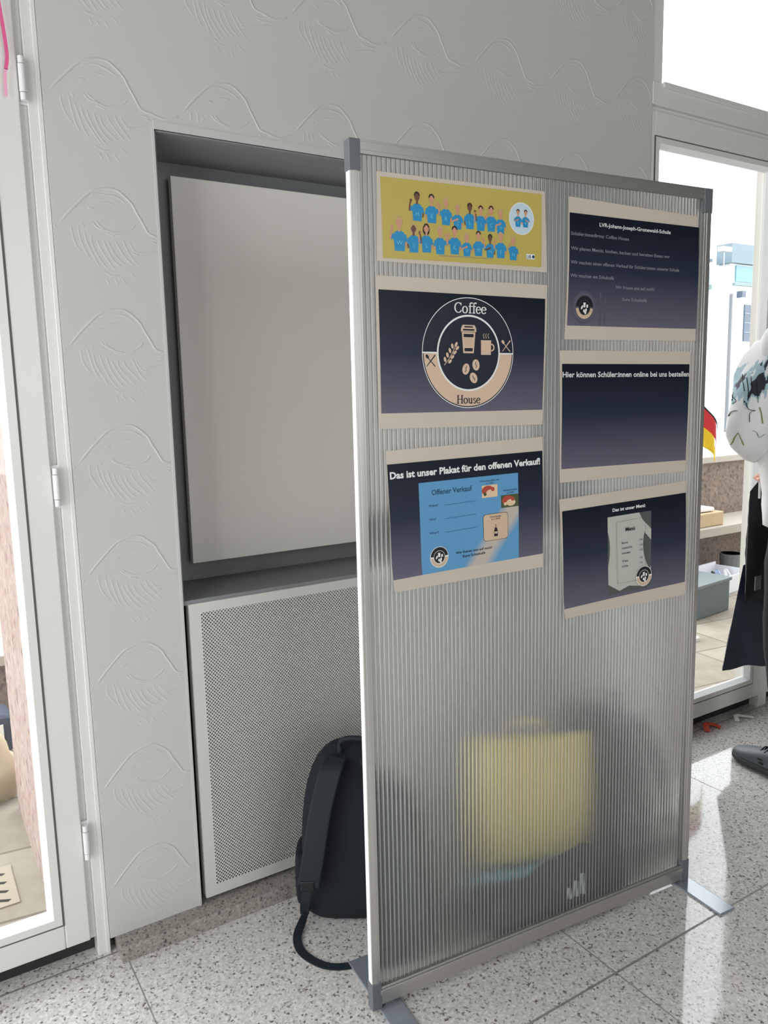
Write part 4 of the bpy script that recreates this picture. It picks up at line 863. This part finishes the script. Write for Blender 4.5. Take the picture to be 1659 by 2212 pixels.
for v in r['verts']:
    x, y, z = v.co; zz = max(z, -.75-.2*y); k_ = 1+.03*math.sin(x*23+z*9)+.02*math.sin(y*31)
    if y > .35 and z < .45: y = .35-.5*(y-.35)
    v.co = c+LF*x*.088*k_+FW*y*.108*k_+Vector((0, 0, zz*.122*k_))
me = bpy.data.meshes.new('hair'); bm.to_mesh(me); bm.free(); me.polygons.foreach_set('use_smooth', [True]*len(me.polygons)); link('hair', me, mat('brown_hair', (58, 42, 34), .7, bump=(120, .6)), pr)
# clothes
jm = skinned([
    [(B3(0, .01, .88), (.185, .155)), (B3(0, .01, .92), (.19, .16)), (B3(0, .01, 1.10), (.195, .16)), (B3(0, 0, 1.28), (.20, .16)), (B3(0, -.01, 1.42), (.15, .12)), (B3(0, -.005, 1.50), (.085, .085))],
    [3, (SH+Vector((.01, 0, -.01)), .104), (SH*.5+EL*.5+Vector((-.012, 0, 0)), .095), (EL+Vector((.005, .0, .0)), .080), (EL*.4+WR*.6, .060), (WR+Vector((.0, 0, .0)), .040)],
    [3, (RSH+Vector((-.01, 0, 0)), .104), (RSH*.5+REL*.5, .095), (REL, .085), (REL*.35+RWR*.65, .06), (RWR, .042)]], disp=(.07, .026))
def jacket_mat():
    m = bpy.data.materials.new('white_painted_jacket'); m.use_nodes = True; nt = m.node_tree; b_ = nt.nodes['Principled BSDF']; b_.inputs['Roughness'].default_value = .7
    tc = nt.nodes.new('ShaderNodeTexCoord'); mp = nt.nodes.new('ShaderNodeMapping'); mp.inputs['Scale'].default_value = (34, 34, 7); nt.links.new(tc.outputs['Object'], mp.inputs[0])
    n = nt.nodes.new('ShaderNodeTexNoise'); n.inputs['Scale'].default_value = 1; n.inputs['Detail'].default_value = 3; nt.links.new(mp.outputs[0], n.inputs['Vector'])
    sp = nt.nodes.new('ShaderNodeSeparateXYZ'); nt.links.new(tc.outputs['Object'], sp.inputs[0])
    # a painted band across the back and upper sleeve, dripping down
    band = mathn(nt, 'SUBTRACT', .075, mathn(nt, 'ABSOLUTE', mathn(nt, 'SUBTRACT', sp.outputs['Z'], 1.42)))
    f_ = mathn(nt, 'ADD', mathn(nt, 'MULTIPLY', band, 4.5), mathn(nt, 'SUBTRACT', n.outputs['Fac'], .52))
    k1 = mathn(nt, 'GREATER_THAN', f_, .10); n2 = nt.nodes.new('ShaderNodeTexNoise'); n2.inputs['Scale'].default_value = 16; nt.links.new(tc.outputs['Object'], n2.inputs['Vector'])
    k2 = mathn(nt, 'MULTIPLY', mathn(nt, 'GREATER_THAN', f_, .16), mathn(nt, 'GREATER_THAN', n2.outputs['Fac'], .5))
    a = nt.nodes.new('ShaderNodeMix'); a.data_type = 'RGBA'; nt.links.new(mathn(nt, 'MULTIPLY', k1, .75), a.inputs['Factor']); a.inputs['A'].default_value = S((226, 224, 224)); a.inputs['B'].default_value = S((120, 164, 178))
    c_ = nt.nodes.new('ShaderNodeMix'); c_.data_type = 'RGBA'; nt.links.new(k2, c_.inputs['Factor']); nt.links.new(a.outputs['Result'], c_.inputs['A']); c_.inputs['B'].default_value = S((34, 36, 46))
    nt.links.new(c_.outputs['Result'], b_.inputs['Base Color']); return m
jk = link('jacket', jm, jacket_mat(), pr)
# hood lying round the neck
hdm = skinned([[(B3(.10, .08, 1.50), .045), (B3(.165, .03, 1.56), .066), (B3(.15, -.07, 1.60), .072), (B3(0, -.13, 1.59), .078), (B3(-.15, -.07, 1.60), .072), (B3(-.165, .03, 1.56), .066), (B3(-.10, .08, 1.50), .045)]], disp=(.05, .014))
link('hood', hdm, mat('white_fleece', (232, 232, 232), .8), pr)
link('trousers', skinned([
    [(B3(0, 0, 1.04), (.15, .125)), (B3(0, 0, .90), (.15, .13))],
    [1, (B3(.10, 0, .78), .095), (B3(.14, -.02, .5), .08), (LA*.9+B3(.13, 0, .3)*.1+Vector((0, 0, .03)), .062), (LA+Vector((0, 0, .0)), .06)], [1, (B3(-.10, 0, .78), .115), (B3(-.12, 0, .5), .10), (RA+Vector((0, 0, .03)), .075), (RA, .07)]], disp=(.12, .02)), mat('black_cotton', (26, 28, 34), .9), pr)
def shoe(an, dv, K=1.16):
    dv = dv.normalized(); sv = Vector((dv.y, -dv.x, 0)); c = Vector((an.x, an.y, 0))
    def fr(t, lat, z): return c+dv*t*K+sv*lat*K+Vector((0, 0, z*K))
    g = MB(); L_ = [(-.085, .026, 0), (-.06, .038, 0), (0, .040, 0), (.07, .047, .003), (.13, .052, .0), (.17, .046, 0), (.198, .030, .0), (.208, .010, 0)]
    # sole
    N = 16; i0 = len(g.v)
    for (t_, w_, _) in L_:
        for a_, z_ in ((-1, .004), (-1.04, .018), (-1, .032), (1, .032), (1.04, .018), (1, .004)): g.v.append(tuple(fr(t_, w_*a_, z_)))
    for k in range(len(L_)-1):
        for j in range(6): g.f.append([i0+k*6+j, i0+k*6+(j+1) % 6, i0+k*6+6+(j+1) % 6, i0+k*6+6+j]); g.mi.append(0)
    g.f.append([i0+j for j in range(6)]); g.mi.append(0); g.f.append([len(g.v)-6+j for j in reversed(range(6))]); g.mi.append(0)
    g.build('shoe_sole', mat('dark_grey_rubber', (62, 64, 66), .7), pr, smooth=False, sub=1)
    u_ = MB(); top_ = [(-.083, .024, .075), (-.06, .034, .098), (-.015, .036, .098), (.045, .040, .086), (.09, .044, .072), (.14, .047, .058), (.175, .040, .046), (.197, .026, .040), (.205, .009, .034)]
    for (t_, w_, h_) in top_:
        for k in range(10):
            a_ = math.pi*k/9; u_.v.append(tuple(fr(t_, -w_*math.cos(a_)*(1 if True else 1), .028+(h_-.028)*math.sin(a_)**.6)))
    n_ = len(top_)
    for k in range(n_-1):
        for j in range(9): u_.f.append([k*10+j, k*10+j+1, k*10+11+j, k*10+10+j]); u_.mi.append(0)
    u_.f.append(list(range(10))); u_.mi.append(0)
    u_.build('shoe_upper', mat('grey_leather', (92, 98, 102), .5, bump=(60, .2)), pr, smooth=True, sub=1)
    l_ = MB()
    for k in range(4):
        t_ = .02+.022*k; zt = .100-.0075*k-.006*(k > 1); l_.tube(spline([fr(t_, -.026, zt-.012), fr(t_+.004, 0, zt+.004), fr(t_+.012, .026, zt-.012)], 4), .0034, 6)
        l_.tube(spline([fr(t_+.012, -.026, zt-.012), fr(t_+.006, 0, zt+.005), fr(t_, .026, zt-.012)], 4), .0034, 6)
    l_.build('shoe_lace', mat('black_plastic', (16, 18, 20), .35), pr, smooth=True)
    for k in range(2):
        MB().box((-.008, -.002, -.003), (.010, .002, .003)).build('vent_slot', M_buck, pr).matrix_local = Matrix.Translation(fr(.075-.004*k, -.0465, .052-.012*k)) @ Matrix.Rotation(math.atan2(dv.y, dv.x), 4, 'Z')
shoe(LA, Vector((.12, 1, 0))); shoe(RA, Vector((-.05, 1, 0)))
# painted marks on the sleeve, laid on the cloth
bpy.context.view_layer.update()
bvh = BVHTree.FromPolygons([v.co+PC for v in jm.vertices], [tuple(q_.vertices) for q_ in jm.polygons]); EYE = Vector((0, 0, 1.4))
def onjacket(px, py):
    d = (cr*((px-829.5)/1694.9)-cu*((py-1106)/1694.9)+cf).normalized(); h_, nn, _, _ = bvh.ray_cast(EYE, d); return (h_-d*.002) if h_ else None
MK = [('black', .0045, [(1578, 862), (1569, 850), (1580, 848), (1582, 862), (1570, 875), (1564, 868)]), ('black', .0045, [(1584, 858), (1590, 866), (1582, 872)]), ('black', .005, [(1573, 899), (1580, 889), (1592, 887)]),
      ('black', .0045, [(1611, 870), (1617, 884), (1632, 887)]), ('black', .004, [(1632, 887), (1620, 892), (1619, 912)]),
      ('olive', .007, [(1557, 958), (1578, 961), (1587, 945), (1594, 935)]), ('olive', .006, [(1594, 935), (1601, 950), (1606, 962)]), ('olive', .006, [(1641, 880), (1645, 895), (1648, 915)]),
      ('black', .003, [(1603, 808), (1605, 825), (1608, 845)]), ('black', .003, [(1613, 815), (1616, 840), (1617, 858)]), ('black', .003, [(1622, 812), (1624, 832), (1626, 850)]), ('black', .003, [(1633, 822), (1636, 845), (1638, 870)]),
      ('teal', .003, [(1625, 930), (1634, 934), (1640, 945), (1652, 938)])]
mk = {}
for key, wd, pts in MK:
    P_ = [onjacket(q_.x, q_.y) for q_ in spline([(a, b_, 0) for a, b_ in pts], 5)]; P_ = [q_-PC for q_ in P_ if q_]
    if len(P_) > 2: mk.setdefault(key, MB()).tube(P_, wd*.5, 5, flat=.35)
for key, m_ in mk.items(): m_.build('painted_marks', mat('marks_'+key, dict(black=(20, 20, 24), olive=(130, 144, 70), teal=(70, 110, 124))[key], .8), jk, smooth=True)

# what the person carries
sb = empty('shoulder_bag', (2.875, 1.80, .55), 0, 'black hanging bag with a small grey patch and pale strap, held in the hand', 'bag')
g = MB(); pillow(g, -.085, .16, lambda u: .02*math.sin(u*5)-.03+.04*(1-u), lambda u: .455+.05*math.sin(math.pi*min(1, u*1.2)), .035, 0, wr=.005); g.build('bag_body', mat('black_cloth', (14, 14, 18), .8), sb, smooth=True)
MB().box((-.082, -.0385, .07), (-.045, -.034, .125)).build('grey_patch', mat('grey_patch', (108, 110, 114), .7), sb)
ribbon(MB(), [(-.07, -.03, .43), (-.055, -.02, .50), (-.02, -.005, .555), (.0, .0, .57)], .012, .002, (1, 0, 0)).build('pale_strap', mat('white_plastic', (236, 236, 232), .4), sb)
ribbon(MB(), [(.01, -.035, .38), (.015, -.03, .46), (.0, -.01, .56)], .018, .002, (1, 0, 0)).build('pale_strap', mat('white_plastic', (236, 236, 232), .4), sb)
tb = empty('tote_bag', (2.985, 1.86, .275), 0, 'large dark navy tote bag with a flared base hanging behind the black bag', 'bag')
def tt(u, v, sg):
    w_ = .155+(.08)*(1-v); x = -.0+(2*u-1)*w_-.0*(1-v)+.03*v; e_ = (max(0, math.sin(math.pi*u))**.5); return (x, sg*(.012+.035*(1-v))*e_+.006*math.sin(x*40+v*8)*e_, .42*v+(.012*math.sin(u*9) if v < .01 else 0))
g = MB()
for sg in (-1, 1): g.grid(lambda u, v, sg=sg: tt(u, v, sg), 20, 16)
g.grid(lambda u, v: tuple(Vector(tt(u, 0, -1)).lerp(Vector(tt(u, 0, 1)), v)), 20, 2)
g.build('bag_body', mat('navy_nylon', (36, 46, 60), .6, bump=(30, .4)), tb, smooth=True)
MB().tube(spline([(-.08, 0, .41), (-.07, -.01, .62), (-.08, -.03, .80)], 5), .005, 6).build('bag_handle', M_buck, tb, smooth=True)
